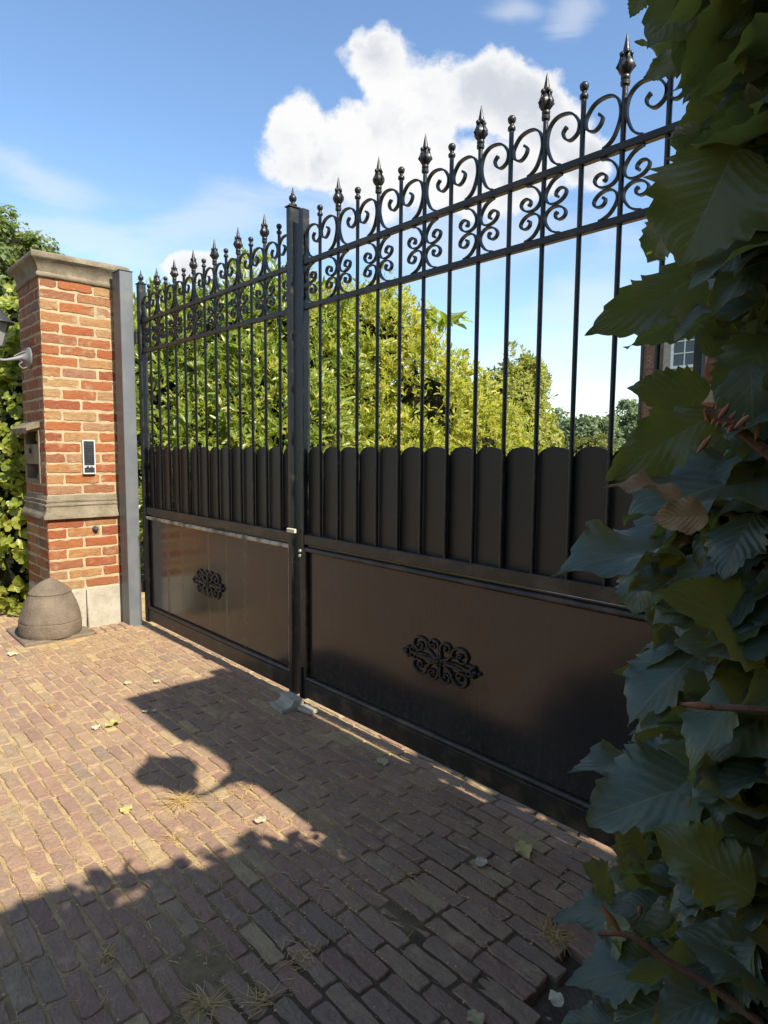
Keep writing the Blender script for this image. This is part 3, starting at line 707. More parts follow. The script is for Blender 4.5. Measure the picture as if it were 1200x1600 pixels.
# ------------------------------------------------------------------ foliage
def frames(N, spin):
    """orthonormal frames with z along N, spun by angle"""
    N = N / np.linalg.norm(N, axis=1, keepdims=True)
    a = np.where(np.abs(N[:, 2:3]) < 0.9, np.array([[0, 0, 1.0]]), np.array([[1.0, 0, 0]]))
    X = np.cross(a, N); X /= np.linalg.norm(X, axis=1, keepdims=True); Y = np.cross(N, X)
    c, s = np.cos(spin)[:, None], np.sin(spin)[:, None]
    return X * c + Y * s, -X * s + Y * c, N
def scatter(tv, tf, tuv, P, X, Y, Z, L, rnd):
    """copies a template leaf (x along, y across, z normal) n times into one array mesh"""
    n = len(P); k = len(tv)
    W = P[:, None, :] + (X[:, None, :] * tv[None, :, 0:1] + Y[:, None, :] * tv[None, :, 1:2] + Z[:, None, :] * tv[None, :, 2:3]) * L[:, None, None]
    F = (tf[None] + (np.arange(n) * k)[:, None, None]).reshape(-1, tf.shape[1])
    lc = np.empty((n, k, 3), np.float32); lc[:, :, :2] = tuv[None]; lc[:, :, 2] = rnd[:, None]
    return W.reshape(-1, 3), F, lc.reshape(-1, 3)
def small_leaf(w=0.28, fold=0.10, droop=0.12):
    us = [0, .33, .72, 1.0]; hw = [.12, .95, .95, .22]; V = []; T = []
    for u_, h in zip(us, hw):
        for v_ in (-1, 0, 1):
            V.append((u_, v_ * h * w * .5, abs(v_) * h * w * fold * 2 - droop * u_ * u_)); T.append((u_, v_))
    F = []
    for i in range(3):
        for j in range(2): a = i * 3 + j; F.append([a, a + 3, a + 4, a + 1])
    return np.array(V), np.array(F), np.array(T)
def quad_leaf(w=0.6):
    V = [(0, -.05 * w, 0), (.45, -.5 * w, .05), (1, 0, -.06), (.45, .5 * w, .05)]
    return np.array(V), np.array([[0, 1, 2, 3]]), np.array([(0, 0), (.5, -1), (1, 0), (.5, 1)])
def shell(lumps, dens, rs, inner=0.62):
    """points and normals through the outer shell of a union of ellipsoids ((centre), (radii))"""
    P = []; Nn = []
    for c, r in lumps:
        c = np.array(c, float); r = np.array(r, float)
        area = 4 * PI * ((r[0] * r[1]) ** 1.6 / 3 + (r[0] * r[2]) ** 1.6 / 3 + (r[1] * r[2]) ** 1.6 / 3) ** (1 / 1.6)
        n = int(area * dens); d = rs.normal(size=(n, 3)); d /= np.linalg.norm(d, axis=1, keepdims=True)
        ph = rs.uniform(0, 6.28, 6)
        bump = 1 + .09 * np.sin(3 * d[:, 0] * 2 + ph[0]) * np.sin(3.3 * d[:, 1] * 2 + ph[1]) + .07 * np.sin(7 * d[:, 0] + 5 * d[:, 2] + ph[2]) + .06 * np.sin(11 * d[:, 2] + 9 * d[:, 1] + ph[3])
        k = (1 - (1 - inner) * rs.uniform(0, 1, n) ** 1.6) * bump
        p = c + d * r * k[:, None]; nn = d / r; nn /= np.linalg.norm(nn, axis=1, keepdims=True)
        keep = p[:, 2] > 0.02
        for c2, r2 in lumps:
            if c2 is c: continue
            q = (p - np.array(c2)) / np.array(r2)
            if np.allclose(c2, c): continue
            keep &= (q * q).sum(1) > (inner * .95) ** 2
        P.append(p[keep]); Nn.append(nn[keep])
    return np.concatenate(P), np.concatenate(Nn)
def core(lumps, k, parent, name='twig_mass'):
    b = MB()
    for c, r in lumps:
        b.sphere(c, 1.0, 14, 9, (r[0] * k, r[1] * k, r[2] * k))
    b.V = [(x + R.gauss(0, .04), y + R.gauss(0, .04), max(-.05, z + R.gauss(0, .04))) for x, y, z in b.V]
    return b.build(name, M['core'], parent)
def whorl_bush(name, lumps, dens, L, mat, rs, per=7, parent=None, w=.28, outz=.35, spread=(0.3, 1.05), rbias=0.0, pname='foliage'):
    P, N = shell(lumps, dens, rs)
    N = N + np.array([0, 0, outz]) + rs.normal(0, .25, N.shape); N /= np.linalg.norm(N, axis=1, keepdims=True)
    n = len(P); Pi = np.repeat(P, per, 0); Ni = np.repeat(N, per, 0)
    spin = rs.uniform(0, 6.28, n).repeat(per) + np.tile(np.arange(per) * 2 * PI / per, n) + rs.normal(0, .55, n * per)
    A, B, Z = frames(Ni, spin)
    el = rs.uniform(spread[0], spread[1], n * per)[:, None]; Pi = Pi + rs.normal(0, L * .16, Pi.shape)
    X = A * np.sin(el) + Z * np.cos(el); Zl = Z * np.sin(el) - A * np.cos(el)
    Y = np.cross(Zl, X)
    patch = .5 + .25 * np.sin(P[:, 0] * 3.1 + P[:, 2] * 2.3) + .25 * np.sin(P[:, 1] * 4.3 - P[:, 2] * 3.7 + 1)
    base = np.clip(rs.uniform(0, .8, n) + .35 * (patch - .3), 0, 1).repeat(per)
    tv, tf, tuv = small_leaf(w)
    V, F, lc = scatter(tv, tf, tuv, Pi, X, Y, Zl, L * rs.uniform(.5, 1.3, n * per), np.clip(base * .7 + rs.uniform(0, .3, n * per) + rbias, 0, 1))
    return obj(pname, V, F, mat, parent, {'lc': lc})
def crown(lumps, nclump, nleaf, L, cr, mat, rs, parent, w=.6, pname='crown', vol=.55):
    """tree crown: leaf clumps through the volume, gaps between clumps"""
    Ps = []; Ns = []; Rn = []
    tot = sum(r[0] * r[1] * r[2] for c, r in lumps)
    for c, r in lumps:
        m = max(3, int(nclump * (r[0] * r[1] * r[2]) / tot)); d = rs.normal(size=(m, 3)); d /= np.linalg.norm(d, axis=1, keepdims=True)
        cc = np.array(c) + d * np.array(r) * (vol + (1 - vol) * rs.uniform(0, 1, m) ** .6)[:, None]
        for q in cc:
            s = cr * rs.uniform(.6, 1.4); dd = rs.normal(size=(nleaf, 3)); dd /= np.linalg.norm(dd, axis=1, keepdims=True)
            Ps.append(q + dd * s * np.array([1, 1, .75]) * rs.uniform(.5, 1, nleaf)[:, None]); Ns.append(dd + np.array([0, 0, .5]) + rs.normal(0, .35, dd.shape))
            Rn.append(np.clip(rs.uniform(0, .6) + rs.uniform(0, .4, nleaf), 0, 1))
    P = np.concatenate(Ps); N = np.concatenate(Ns); rn = np.concatenate(Rn)
    X, Y, Z = frames(N, rs.uniform(0, 6.28, len(P)))
    tv, tf, tuv = quad_leaf(w)
    V, F, lc = scatter(tv, tf, tuv, P, X, Y, Z, L * rs.uniform(.6, 1.3, len(P)), rn)
    return obj(pname, V, F, mat, parent, {'lc': lc})
def trunk(base, top, r, parent, limbs, rs, name='trunk'):
    b = MB(); base = np.array(base, float); top = np.array(top, float)
    pts = [base + (top - base) * t + np.array([rs.normal(0, .05), rs.normal(0, .05), 0]) * np.linalg.norm(top - base) * .3 * t for t in np.linspace(0, 1, 7)]
    b.tube(pts, [r * (1.25 - t) if t > .05 else r * 1.5 for t in np.linspace(0, 1, 7)], 9, up=(1, 0, 0))
    for e in limbs:
        s = base + (top - base) * rs.uniform(.35, .8); e = np.array(e, float); mid = (s + e) / 2 + np.array([0, 0, -.1]) * np.linalg.norm(e - s)
        b.tube(catmull([s, mid, e], 4), [r * .45 * (1 - i / 10) for i in range(9)], 6, up=(1, 0, 0))
    return b.build(name, M['bark'], parent, smooth=True)
def stems(lumps, rs, parent, n=9, r=.02, name='stem'):
    b = MB(); c0 = np.mean([np.array(c) for c, _ in lumps], 0)
    for i in range(n):
        c, rr = lumps[rs.randint(len(lumps))]; d = rs.normal(size=3); d[2] = abs(d[2]); d /= np.linalg.norm(d)
        e = np.array(c) + d * np.array(rr) * .9; s = np.array([c[0] + rs.normal(0, .2), c[1] + rs.normal(0, .2), -.05])
        b.tube(catmull([s, (s + e) / 2 + rs.normal(0, .12, 3), e], 5), [r * (1 - i_ / 13) for i_ in range(11)], 6, up=(1, 0, 0))
    return b.build(name, M['bark'], parent, smooth=True)

rs = np.random.RandomState(3)
def lump(u, v, D, r): return (tuple(at(u, v, D)), r)
# rhododendron behind the far leaf and the middle
rb = empty('rhododendron_bush'); tag(rb, 'big sunlit rhododendron bush filling the view behind the far gate leaf', 'bush')
L1 = [lump(250, 670, 7.6, (1.0, 1.0, 1.2)), lump(330, 585, 7.9, (1.0, 1.0, 1.0)), lump(400, 552, 8.0, (.95, .95, 1.0)), lump(300, 760, 7.1, (1.1, .9, .9)),
      lump(430, 700, 7.3, (1.1, .9, 1.1)), lump(262, 565, 8.6, (.8, .8, .8)), lump(455, 580, 8.0, (.95, .95, 1.1)), lump(360, 660, 7.4, (.9, .8, .9)), lump(180, 670, 8.4, (1.2, 1.2, 1.2))]
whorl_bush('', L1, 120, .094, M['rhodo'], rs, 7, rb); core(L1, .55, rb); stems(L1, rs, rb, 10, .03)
rebase(rb, (L1[4][0][0], L1[4][0][1], 0))
lb_ = empty('laurel_bush'); tag(lb_, 'tall yellow green evergreen bush rising to a peak right of the gate meeting stiles', 'bush')
L2 = [lump(560, 560, 8.6, (.85, .8, 1.0)), lump(605, 545, 8.8, (.62, .6, .88)), lump(650, 640, 8.5, (.95, .9, .95)), lump(520, 640, 8.2, (.9, .9, 1.2)), lump(575, 740, 8.0, (1.3, .9, .9)),
      lump(725, 715, 8.9, (.9, .9, .9)), lump(695, 655, 9.3, (.62, .7, .66)), lump(525, 545, 9.0, (.55, .55, .62))]
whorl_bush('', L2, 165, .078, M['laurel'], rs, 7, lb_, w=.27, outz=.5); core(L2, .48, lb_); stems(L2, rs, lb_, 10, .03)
rebase(lb_, (L2[4][0][0], L2[4][0][1], 0))
gb = empty('golden_bush'); tag(gb, 'loose golden leaved bush behind the near gate leaf, right of the tall green bush', 'bush')
L3 = [lump(808, 650, 11.5, (.62, .6, 1.1)), lump(780, 660, 11.2, (.8, .7, .8)), lump(822, 705, 11.0, (.62, .6, .75)), lump(760, 705, 10.6, (.9, .8, .85)), lump(828, 600, 11.8, (.33, .35, .5)), lump(785, 612, 11.6, (.42, .4, .42))]
whorl_bush('', L3, 130, .078, M['gold'], rs, 7, gb, w=.4, outz=.2, spread=(.5, 1.5)); core(L3, .66, gb); stems(L3, rs, gb, 8, .03)
rebase(gb, (L3[3][0][0], L3[3][0][1], 0))
# lone sprig above the bush
sg_ = empty('walnut_sapling'); tag(sg_, 'thin sapling poking its leafy top above the yellow green bush', 'sapling')
top = at(682, 488, 9.0); b = MB(); base = np.array([top[0] + .02, top[1] + .05, -.05])
b.tube(catmull([base, base + np.array([.03, 0, 1.6]), top + np.array([-.03, .02, -.55]), top], 6), [.014 - .0005 * i for i in range(19)], 6, up=(1, 0, 0)); b.build('stem', M['bark'], sg_, smooth=True)
Pn = []; Xn = []
for k in range(9):
    a_ = rs.uniform(0, 6.28); z_ = -.42 + k * .055; e = np.array([math.cos(a_), math.sin(a_), rs.uniform(-.1, .45)]); s0 = top + np.array([0, 0, z_])
    for q in range(7): Pn.append(s0 + e * (.10 + .045 * q) * (1 - .03 * k)); dd = e + rs.normal(0, .6, 3); Xn.append(dd / np.linalg.norm(dd))
Pn = np.array(Pn); Xn = np.array(Xn); up_ = np.tile(np.array([0.2, 0, 1.0]), (len(Pn), 1)) + rs.normal(0, .3, Xn.shape); Yn = np.cross(up_, Xn); Yn /= np.linalg.norm(Yn, axis=1, keepdims=True); Zn = np.cross(Xn, Yn)
tv, tf, tuv = small_leaf(.52); V, F, lc = scatter(tv, tf, tuv, Pn, Xn, Yn, Zn, rs.uniform(.15, .25, len(Pn)), rs.uniform(.1, .7, len(Pn)))
obj('foliage', V, F, M['rhodo'], sg_, {'lc': lc}); rebase(sg_, tuple(base))
# clipped bush
cb = empty('clipped_bush'); tag(cb, 'rounded clipped yellow green bush far behind the near gate leaf', 'bush')
L4 = [lump(922, 702, 17.0, (.62, .62, .62))]; c_ = L4[0][0]; L4 = [((c_[0], c_[1], .85), (.72, .72, .83))]
whorl_bush('', L4, 260, .07, M['topiary'], rs, 5, cb, w=.5); core(L4, .85, cb); rebase(cb, (c_[0], c_[1], 0))
# far trees
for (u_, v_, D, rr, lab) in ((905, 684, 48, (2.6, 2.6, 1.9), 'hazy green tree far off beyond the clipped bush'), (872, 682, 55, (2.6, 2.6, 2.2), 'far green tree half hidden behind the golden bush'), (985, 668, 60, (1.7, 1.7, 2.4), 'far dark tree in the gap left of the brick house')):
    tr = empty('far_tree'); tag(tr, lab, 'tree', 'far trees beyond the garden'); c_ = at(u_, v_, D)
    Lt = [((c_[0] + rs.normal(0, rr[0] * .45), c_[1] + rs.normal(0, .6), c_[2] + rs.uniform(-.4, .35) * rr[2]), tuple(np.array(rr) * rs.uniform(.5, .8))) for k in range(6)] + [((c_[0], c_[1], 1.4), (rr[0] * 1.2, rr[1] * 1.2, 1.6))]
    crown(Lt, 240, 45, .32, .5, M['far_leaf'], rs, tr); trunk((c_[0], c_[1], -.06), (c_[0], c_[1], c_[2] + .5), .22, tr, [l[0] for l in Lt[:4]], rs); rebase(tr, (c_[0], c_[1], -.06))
# big tree at the left
bt = empty('broadleaf_tree'); tag(bt, 'large dark green tree rising behind the far brick pillar', 'tree')
Lb = [lump(-25, 440, 15, (1.5, 1.5, 1.45)), lump(25, 425, 15, (.85, .9, .95)), lump(30, 520, 15, (1.1, 1.1, 1.2)), lump(-60, 520, 15, (1.7, 1.7, 1.8)), lump(5, 395, 15.2, (.8, .8, .72)), lump(58, 440, 15.4, (.55, .6, .6)), lump(-10, 640, 15, (1.6, 1.6, 1.6))]
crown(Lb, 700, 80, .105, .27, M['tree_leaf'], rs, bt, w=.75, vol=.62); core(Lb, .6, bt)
c_ = Lb[3][0]; trunk((c_[0], c_[1], -.06), (c_[0], c_[1], c_[2] + .8), .2, bt, [l[0] for l in Lb[:5]], rs); rebase(bt, (c_[0], c_[1], -.06))
# ivy hedge left of the pillar
iv = empty('ivy_hedge'); tag(iv, 'sunlit ivy covered hedge running on from the shaded side of the brick pillar', 'hedge')
Li = []
for k in range(7): Li.append(((-5.86 - k * .72, -.56 + rs.normal(0, .06), .55 + rs.normal(0, .08)), (.5, .34, .75))); Li.append(((-5.86 - k * .72, -.50 + rs.normal(0, .06), 1.42 + rs.normal(0, .1)), (.5, .34, .68)))
for k in range(6): Li.append(((-6.35 - k * .8, -.40 + rs.normal(0, .06), 2.1 + rs.normal(0, .1)), (.55, .40, .5)))
whorl_bush('', Li, 190, .058, M['ivy'], rs, 6, iv, w=.75, outz=.1, spread=(.7, 1.5)); core(Li, .72, iv); stems(Li, rs, iv, 14, .02)
rebase(iv, (-6.5, -.3, 0))

# ------------------------------------------------------------------ brick house
hs = empty('brick_house'); tag(hs, 'red brick house with white grid windows glimpsed between the hedge leaves', 'house')
k0 = at(997, 700, 24.0); hx, hy = k0[0], k0[1]
hw = MB(); bl, bh = .24, .075
hb = MB(); hb.box(hx, hx + 10, hy + .02, hy + 8, -.06, 5.95); hb.build('wall', M['mortar'], hs)
def house_rect(x, z): 
    for (a, b_, c, d) in WIN:
        if a - .28 < x < b_ + .28 and c - .42 < z < d + .25: return True
    return False
def px2house(u, v):
    d = ray(u, v); t = (hy - CAM[1]) / d[1]; p = CAM + d * t; return p[0] - hx, p[2]
w0 = px2house(1048, 577); w1 = px2house(1082, 538); l0 = px2house(1036, 735); 
WIN = [(w0[0], w0[0] + 1.25, w0[1], w0[1] + 1.75), (w0[0] - .05, w0[0] + 1.3, .6, px2house(1045, 683)[1]), (w0[0] + 2.4, w0[0] + 3.65, w0[1], w0[1] + 1.75)]
z = 0.0; r_ = 0
while z < 5.9:
    x = -(r_ % 2) * bl / 2
    while x < 10.0:
        a0 = max(0, x); a1 = min(x + bl - .012, 10.0)
        if x < 7.9: hw.box(hx + 9.98, hx + 10.004, hy + .03 + max(0, x), hy + .03 + min(x + bl - .012, 7.95), z, z + bh - .012, 0, R.random())
        if a1 - a0 > .03 and not house_rect((a0 + a1) / 2, z): hw.box(hx + a0, hx + a1, hy - .004, hy + .02, z, z + bh - .012, 0, R.random())
        x += bl
    z += bh; r_ += 1
hw.build('brick_courses', M['house_brick'], hs, rnd=True, fixn=False)
for (a, b_, c, d) in WIN:
    f = MB()
    for q in ((a, b_, c, c + .09), (a, b_, d - .09, d), (a, a + .09, c + .09, d - .09), (b_ - .09, b_, c + .09, d - .09)): f.box(hx + q[0], hx + q[1], hy - .06, hy + .04, q[2], q[3], .005)
    nx = 3; nz = 4
    for i in range(1, nx): xx = a + .09 + (b_ - a - .18) * i / nx; f.box(hx + xx - .015, hx + xx + .015, hy - .05, hy + .02, c + .09, d - .09)
    for i in range(1, nz): zz = c + .09 + (d - c - .18) * i / nz; f.box(hx + a + .09, hx + b_ - .09, hy - .052, hy + .018, zz - .015, zz + .015)
    fo = f.build('window', M['white_wood'], hs)
    g = MB(); g.box(hx + a + .08, hx + b_ - .08, hy - .02, hy - .01, c + .08, d - .08); g.build('pane', M['pane'], fo)
    s = MB()
    for q in ((a - .26, a - .001, c - .12, d + .22), (b_ + .001, b_ + .26, c - .12, d + .22), (a, b_, d + .001, d + .22)): s.box(hx + q[0], hx + q[1], hy - .03, hy + .03, q[2], q[3], .005)
    s.build('stone_surround', M['concrete'], fo)
    s = MB(); s.box(hx + a - .3, hx + b_ + .3, hy - .12, hy + .03, c - .26, c - .125, .008); s.build('sill', M['concrete'], fo)
b = MB(); dx = px2house(1027, 600)[0]; b.tube([(hx + dx, hy - .10, 0), (hx + dx, hy - .10, 5.8)], .09, 12); b.tube([(hx + .03, hy - .08, 0), (hx + .03, hy - .08, 5.8)], .05, 10)
b.build('drainpipe', M['zinc'], hs, smooth=True)
b = MB(); b.add([(hx - .3, hy - .4, 5.96), (hx + 10.3, hy - .4, 5.96), (hx + 10.3, hy + 8.4, 5.96), (hx - .3, hy + 8.4, 5.96), (hx + 4, hy + 4, 8.4), (hx + 6.3, hy + 4, 8.4)], [[0, 1, 5, 4], [1, 2, 5], [2, 3, 4, 5], [3, 0, 4], [3, 2, 1, 0]]); b.build('roof', M['slate'], hs)
rebase(hs, (hx + 5, hy + 4, 0))

# ------------------------------------------------------------------ beech hedge in the foreground
def beech(nu, nv, rs, corr=.012, wave=.05, fold=.16, bend=.25, wid=.66, ser=.05):
    """one wavy, serrated leaf; unit length along +x"""
    V = []; T = []; ph = rs.uniform(0, 6.28); sk = rs.normal(0, .05); nve = 8.4
    for i in range(nu + 1):
        u_ = i / nu
        h = (math.sin(PI * min(1, u_ ** .78)) ** .72) * (1 - .30 * u_ ** 3) if 0 < u_ < 1 else 0.0
        if u_ > .86: h *= 1 - .45 * (u_ - .86) / .14
        saw = ((u_ * nve + .25) % 1.0) ** 1.4
        for j in range(-nv, nv + 1):
            v_ = j / nv; av = abs(v_)
            hh = h * (1 + ser * (saw - .5) * 2 * av ** 4 * (1 if 0.08 < u_ < .95 else 0) + .03 * math.sin(u_ * 19 + ph + (2 if v_ > 0 else 0)) * av)
            yy = v_ * hh * wid * .5; xx = u_ + .10 * av * h * (1 if u_ < .9 else .3) * (.35) + sk * 0
            zz = fold * av * h * wid * .5 + corr * math.sin(2 * PI * 9 * (u_ - .33 * av)) * min(1, av * 2.2) * (1 - .4 * av) + wave * math.sin(2 * PI * 2.1 * u_ + ph + (1.9 if v_ > 0 else 0)) * av ** 2 * min(1, h * 1.2) - bend * (u_ - .3) ** 2 + sk * u_ * v_
            V.append((xx, yy, zz)); T.append((u_, v_))
    F = []; m = 2 * nv + 1
    for i in range(nu):
        for j in range(m - 1): a = i * m + j; F.append([a, a + m, a + m + 1, a + 1])
    return np.array(V), np.array(F), np.array(T)

hedge = empty('beech_hedge'); tag(hedge, 'close beech hedge of big crinkled leaves covering the right edge of the view', 'hedge')
BND = [(-200, 1000), (0, 990), (40, 1012), (75, 1000), (120, 1028), (200, 1050), (260, 1015), (320, 1012), (400, 1020), (450, 965), (520, 945), (560, 1000), (640, 1000), (690, 985), (740, 975), (800, 990), (860, 935), (905, 1000), (960, 985), (1040, 985), (1100, 1000), (1180, 930), (1240, 935), (1300, 950), (1420, 905), (1500, 905), (1600, 885), (1800, 885)]
FILL = [(v_, max(u_, 1100) if 490 < v_ < 720 else u_) for v_, u_ in BND] + [(495, 1000), (505, 1100), (715, 1100), (722, 1000)]; FILL.sort()
fv = np.array([q[0] for q in FILL], float); fu = np.array([q[1] for q in FILL], float)
bv = np.array([q[0] for q in BND], float); bu = np.array([q[1] for q in BND], float)
def proj(P):
    q = P - CAM; z = q @ FV; return 600 + FPX * (q @ RV) / z, 800 - FPX * (q @ UV) / z, z
rh = np.random.RandomState(21)
# hero leaves: base pixel, tip pixel, distance at base and tip, roll about the leaf axis, tint, width factor
HERO = [
 ((1150, 228), (1060, 418), .40, .385, 6, 1.0, .98), ((1130, 425), (915, 521), .55, .50, 20, .7, .40), ((1170, 430), (985, 548), .62, .60, -20, .15, .40), ((1060, 330), (1008, 412), .62, .66, 30, .2, .7),
 ((1110, 612), (985, 610), .48, .46, -10, .9, .62), ((1120, 645), (948, 740), .42, .40, 14, 1.0, .5), ((1215, 735), (972, 800), .42, .38, 62, .25, .66), ((1130, 850), (862, 872), .52, .46, 66, .3, .34),
 ((1100, 915), (985, 905), .52, .5, 70, .75, .55), ((1010, 870), (985, 960), .58, .56, 40, .35, .9), ((1130, 880), (1062, 1000), .5, .46, 55, .2, .7), ((1180, 800), (1120, 900), .42, .4, 50, .3, .8),
 ((1120, 1000), (968, 1118), .5, .46, 58, .35, .5), ((1060, 1030), (955, 1055), .55, .53, -30, .8, .35), ((1170, 1120), (1000, 1128), .46, .44, 65, .4, .4), ((1230, 1090), (1100, 1190), .42, .38, 60, .45, .75),
 ((1060, 1200), (888, 1188), .52, .48, 66, .3, .3), ((1120, 1215), (915, 1280), .45, .42, 52, .5, .75), ((1180, 1400), (1018, 1290), .36, .36, 12, 1.0, .72), ((1010, 1330), (925, 1260), .5, .5, 50, .5, .6),
 ((1080, 1170), (985, 1185), .5, .5, 62, .35, .5), ((1180, 1190), (1110, 1280), .40, .38, 58, .25, .8), ((1010, 1420), (860, 1428), .55, .53, 60, .45, .34), ((960, 1400), (915, 1350), .56, .55, 50, .4, .7),
 ((1090, 1500), (880, 1530), .5, .47, 55, .4, .42), ((1060, 1560), (950, 1600), .46, .45, 30, .2, .8), ((960, 1600), (870, 1590), .5, .5, 60, .3, .7), ((1180, 1480), (1120, 1580), .4, .39, 30, .3, .7),
 ((1010, -20), (984, 28), .5, .5, 10, .95, .75), ((1100, -40), (1015, 70), .48, .46, 10, .35, .8), ((1110, 60), (990, 82), .55, .55, 70, .3, .35), ((1080, 80), (1004, 122), .52, .54, 20, .7, .5),
 ((1180, 130), (1052, 215), .5, .48, -15, .3, .8), ((1200, 230), (1050, 215), .45, .45, 75, .2, .5), ((1160, 60), (1070, 160), .52, .5, 5, .2, .8), ((1230, 330), (1130, 470), .42, .42, 30, .1, .8),
 ((1110, 560), (1150, 470), .52, .5, 10, .75, .7), ((1210, 520), (1120, 640), .45, .43, 20, .85, .7), ((1230, 640), (1130, 700), .42, .42, 20, .3, .8), ((1120, 400), (1040, 470), .6, .6, 10, .4, .8)]
PV = []; PF = []; PL = []; nb = 0
def add_leaf(A, B, roll, L, tint, tmpl):
    global nb
    tv, tf, tuv = tmpl
    X = (B - A) / np.linalg.norm(B - A); vw = CAM - A; vw = vw / np.linalg.norm(vw)
    Zc = vw - X * (vw @ X); Zc /= np.linalg.norm(Zc); Yc = np.cross(Zc, X)
    c, s = math.cos(rad(roll)), math.sin(rad(roll)); Y = Yc * c + Zc * s; Z = np.cross(X, Y)
    W = A + (X * tv[:, 0:1] + Y * tv[:, 1:2] + Z * tv[:, 2:3]) * L
    PV.append(W); PF.append(tf + nb); nb += len(W)
    lc = np.empty((len(W), 3)); lc[:, :2] = tuv; lc[:, 2] = tint; PL.append(lc)
def world_roll(A, B, want_up=1):
    pass
for (pb, pt, d0, d1, roll, tint, wf) in HERO:
    A = at(pb[0], pb[1], d0); B = at(pt[0], pt[1], d1); Lh = np.linalg.norm(B - A)
    hgt = abs(roll); wid = wf / max(.45, math.cos(rad(min(hgt, 60)))) if hgt > 40 else wf
    add_leaf(A, B, (abs(roll) if pb[1] > 660 else -abs(roll)) if hgt > 40 else roll, Lh, tint, beech(68, 9, rh, corr=rh.uniform(.002, .006), wave=rh.uniform(.04, .09), fold=rh.uniform(.05, .28), bend=rh.uniform(.02, .3), wid=min(wid, 1.0), ser=.115))
# filling leaves through the hedge's volume
tm = [beech(36, 4, rh, corr=.003, wave=rh.uniform(.03, .09), fold=rh.uniform(.05, .3), bend=rh.uniform(.0, .45), wid=rh.uniform(.55, .75), ser=.11) for k in range(16)]
cnt = 0; tries = 0
while cnt < 2700 and tries < 60000:
    tries += 1
    t_ = .50 + 1.2 * rh.uniform() ** 1.3
    u_ = rh.uniform(860, 1420); v_ = rh.uniform(-350, 2100)
    edge = np.interp(v_, fv, fu)
    if u_ < edge + 70: continue
    if v_ < 700 and rh.uniform() < .35: continue
    if u_ > 1150 and rh.uniform() < .25: t_ = rh.uniform(.40, .5)
    A = at(u_, v_, t_)
    if A[2] < .03 or A[0] > .45: continue
    if A[2] > (1.86 + A[0]) / 1.063 - (.13 if u_ < 1090 or v_ > 120 else -.06): continue
    d = np.array([-.7, -.15, -.16]) + rh.normal(0, .5, 3); d /= np.linalg.norm(d); L = rh.uniform(.04, .084)
    B = A + d * L; ub, vb, zb = proj(B)
    if zb < .3 or ub < np.interp(vb, fv, fu) + 15: continue
    uo, vo, zo = proj(A + d * L * .5 + np.cross(d, FV) * L * .3); uo2, vo2, _ = proj(A + d * L * .5 - np.cross(d, FV) * L * .3)
    if min(uo, uo2) < np.interp(vo, fv, fu) + 12: continue
    # leaf upper side turned up towards the light, with scatter
    N = np.array([.05, -.12, .85]) + rh.normal(0, .33, 3); N -= d * (N @ d); N /= np.linalg.norm(N); Y = np.cross(N, d)
    tv, tf, tuv = tm[rh.randint(len(tm))]
    W = A + (d * tv[:, 0:1] + Y * tv[:, 1:2] + N * tv[:, 2:3]) * L
    PV.append(W); PF.append(tf + nb); nb += len(W); lc = np.empty((len(W), 3)); lc[:, :2] = tuv; lc[:, 2] = rh.uniform(); PL.append(lc); cnt += 1
obj('foliage', np.concatenate(PV), np.concatenate(PF), M['beech'], hedge, {'lc': np.concatenate(PL)}, smooth=True)
# withered leaves, twigs, buds
for (pb, pt, d0, d1, roll, wf) in (((1068, 776), (946, 744), .362, .358, 62, .40), ((1108, 806), (1020, 808), .355, .35, 12, .75), ((1085, 840), (1030, 850), .48, .48, 30, .6)):
    PV, PF, PL, nb = [], [], [], 0
    A = at(pb[0], pb[1], d0); B = at(pt[0], pt[1], d1)
    add_leaf(A, B, roll, np.linalg.norm(B - A), rh.uniform(.2, .9), beech(40, 7, rh, wave=.09, fold=.35, bend=.4, wid=wf))
    obj('withered_leaf', PV[0], PF[0], M['withered'], hedge, {'lc': PL[0]}, smooth=True)
def twig(pts, r0, r1):
    P3 = catmull([at(*q) for q in pts], 6); b = MB(); m = len(P3); b.tube(P3, [r0 + (r1 - r0) * i / m for i in range(m)], 8); return b.build('twig', M['twig'], hedge, smooth=True)
twig([(1290, 770, .38), (1210, 715, .375), (1150, 668, .37), (1105, 640, .37)], .0034, .002)
twig([(1290, 1118, .38), (1180, 1108, .372), (1110, 1105, .37), (1062, 1100, .37)], .0026, .0012)
twig([(1190, 1600, .39), (1110, 1540, .39), (1040, 1500, .39), (985, 1462, .39), (935, 1458, .395)], .0026, .0016)
twig([(1260, 0, .5), (1190, 60, .5), (1150, 110, .5)], .005, .003)
twig([(1240, 215, .46), (1190, 210, .46), (1155, 232, .46)], .0035, .002)
twig([(1250, 330, .8), (1150, 520, .75), (1130, 600, .6)], .006, .004)
twig([(1300, 900, .8), (1180, 980, .7), (1060, 1010, .62)], .007, .003)
twig([(1250, 1650, .7), (1170, 1470, .6), (1150, 1400, .5)], .006, .003)
for (u_, v_, D, n_) in ((1116, 642, .37, 6), (1142, 655, .365, 5)):
    for k in range(n_):
        c_ = at(u_ + rh.normal(0, 18), v_ + rh.normal(0, 9), D + rh.normal(0, .006)); d = np.array([rh.normal(0, .4), rh.normal(0, .4), -1]); d /= np.linalg.norm(d); L = rh.uniform(.007, .014)
        b = MB(); b.tube([c_, c_ + d * L * .4, c_ + d * L * .8, c_ + d * L], [.0006, .0014, .0010, .0003], 6, up=(1, 0, 0)); b.build('bud', M['bud'], hedge, smooth=True)
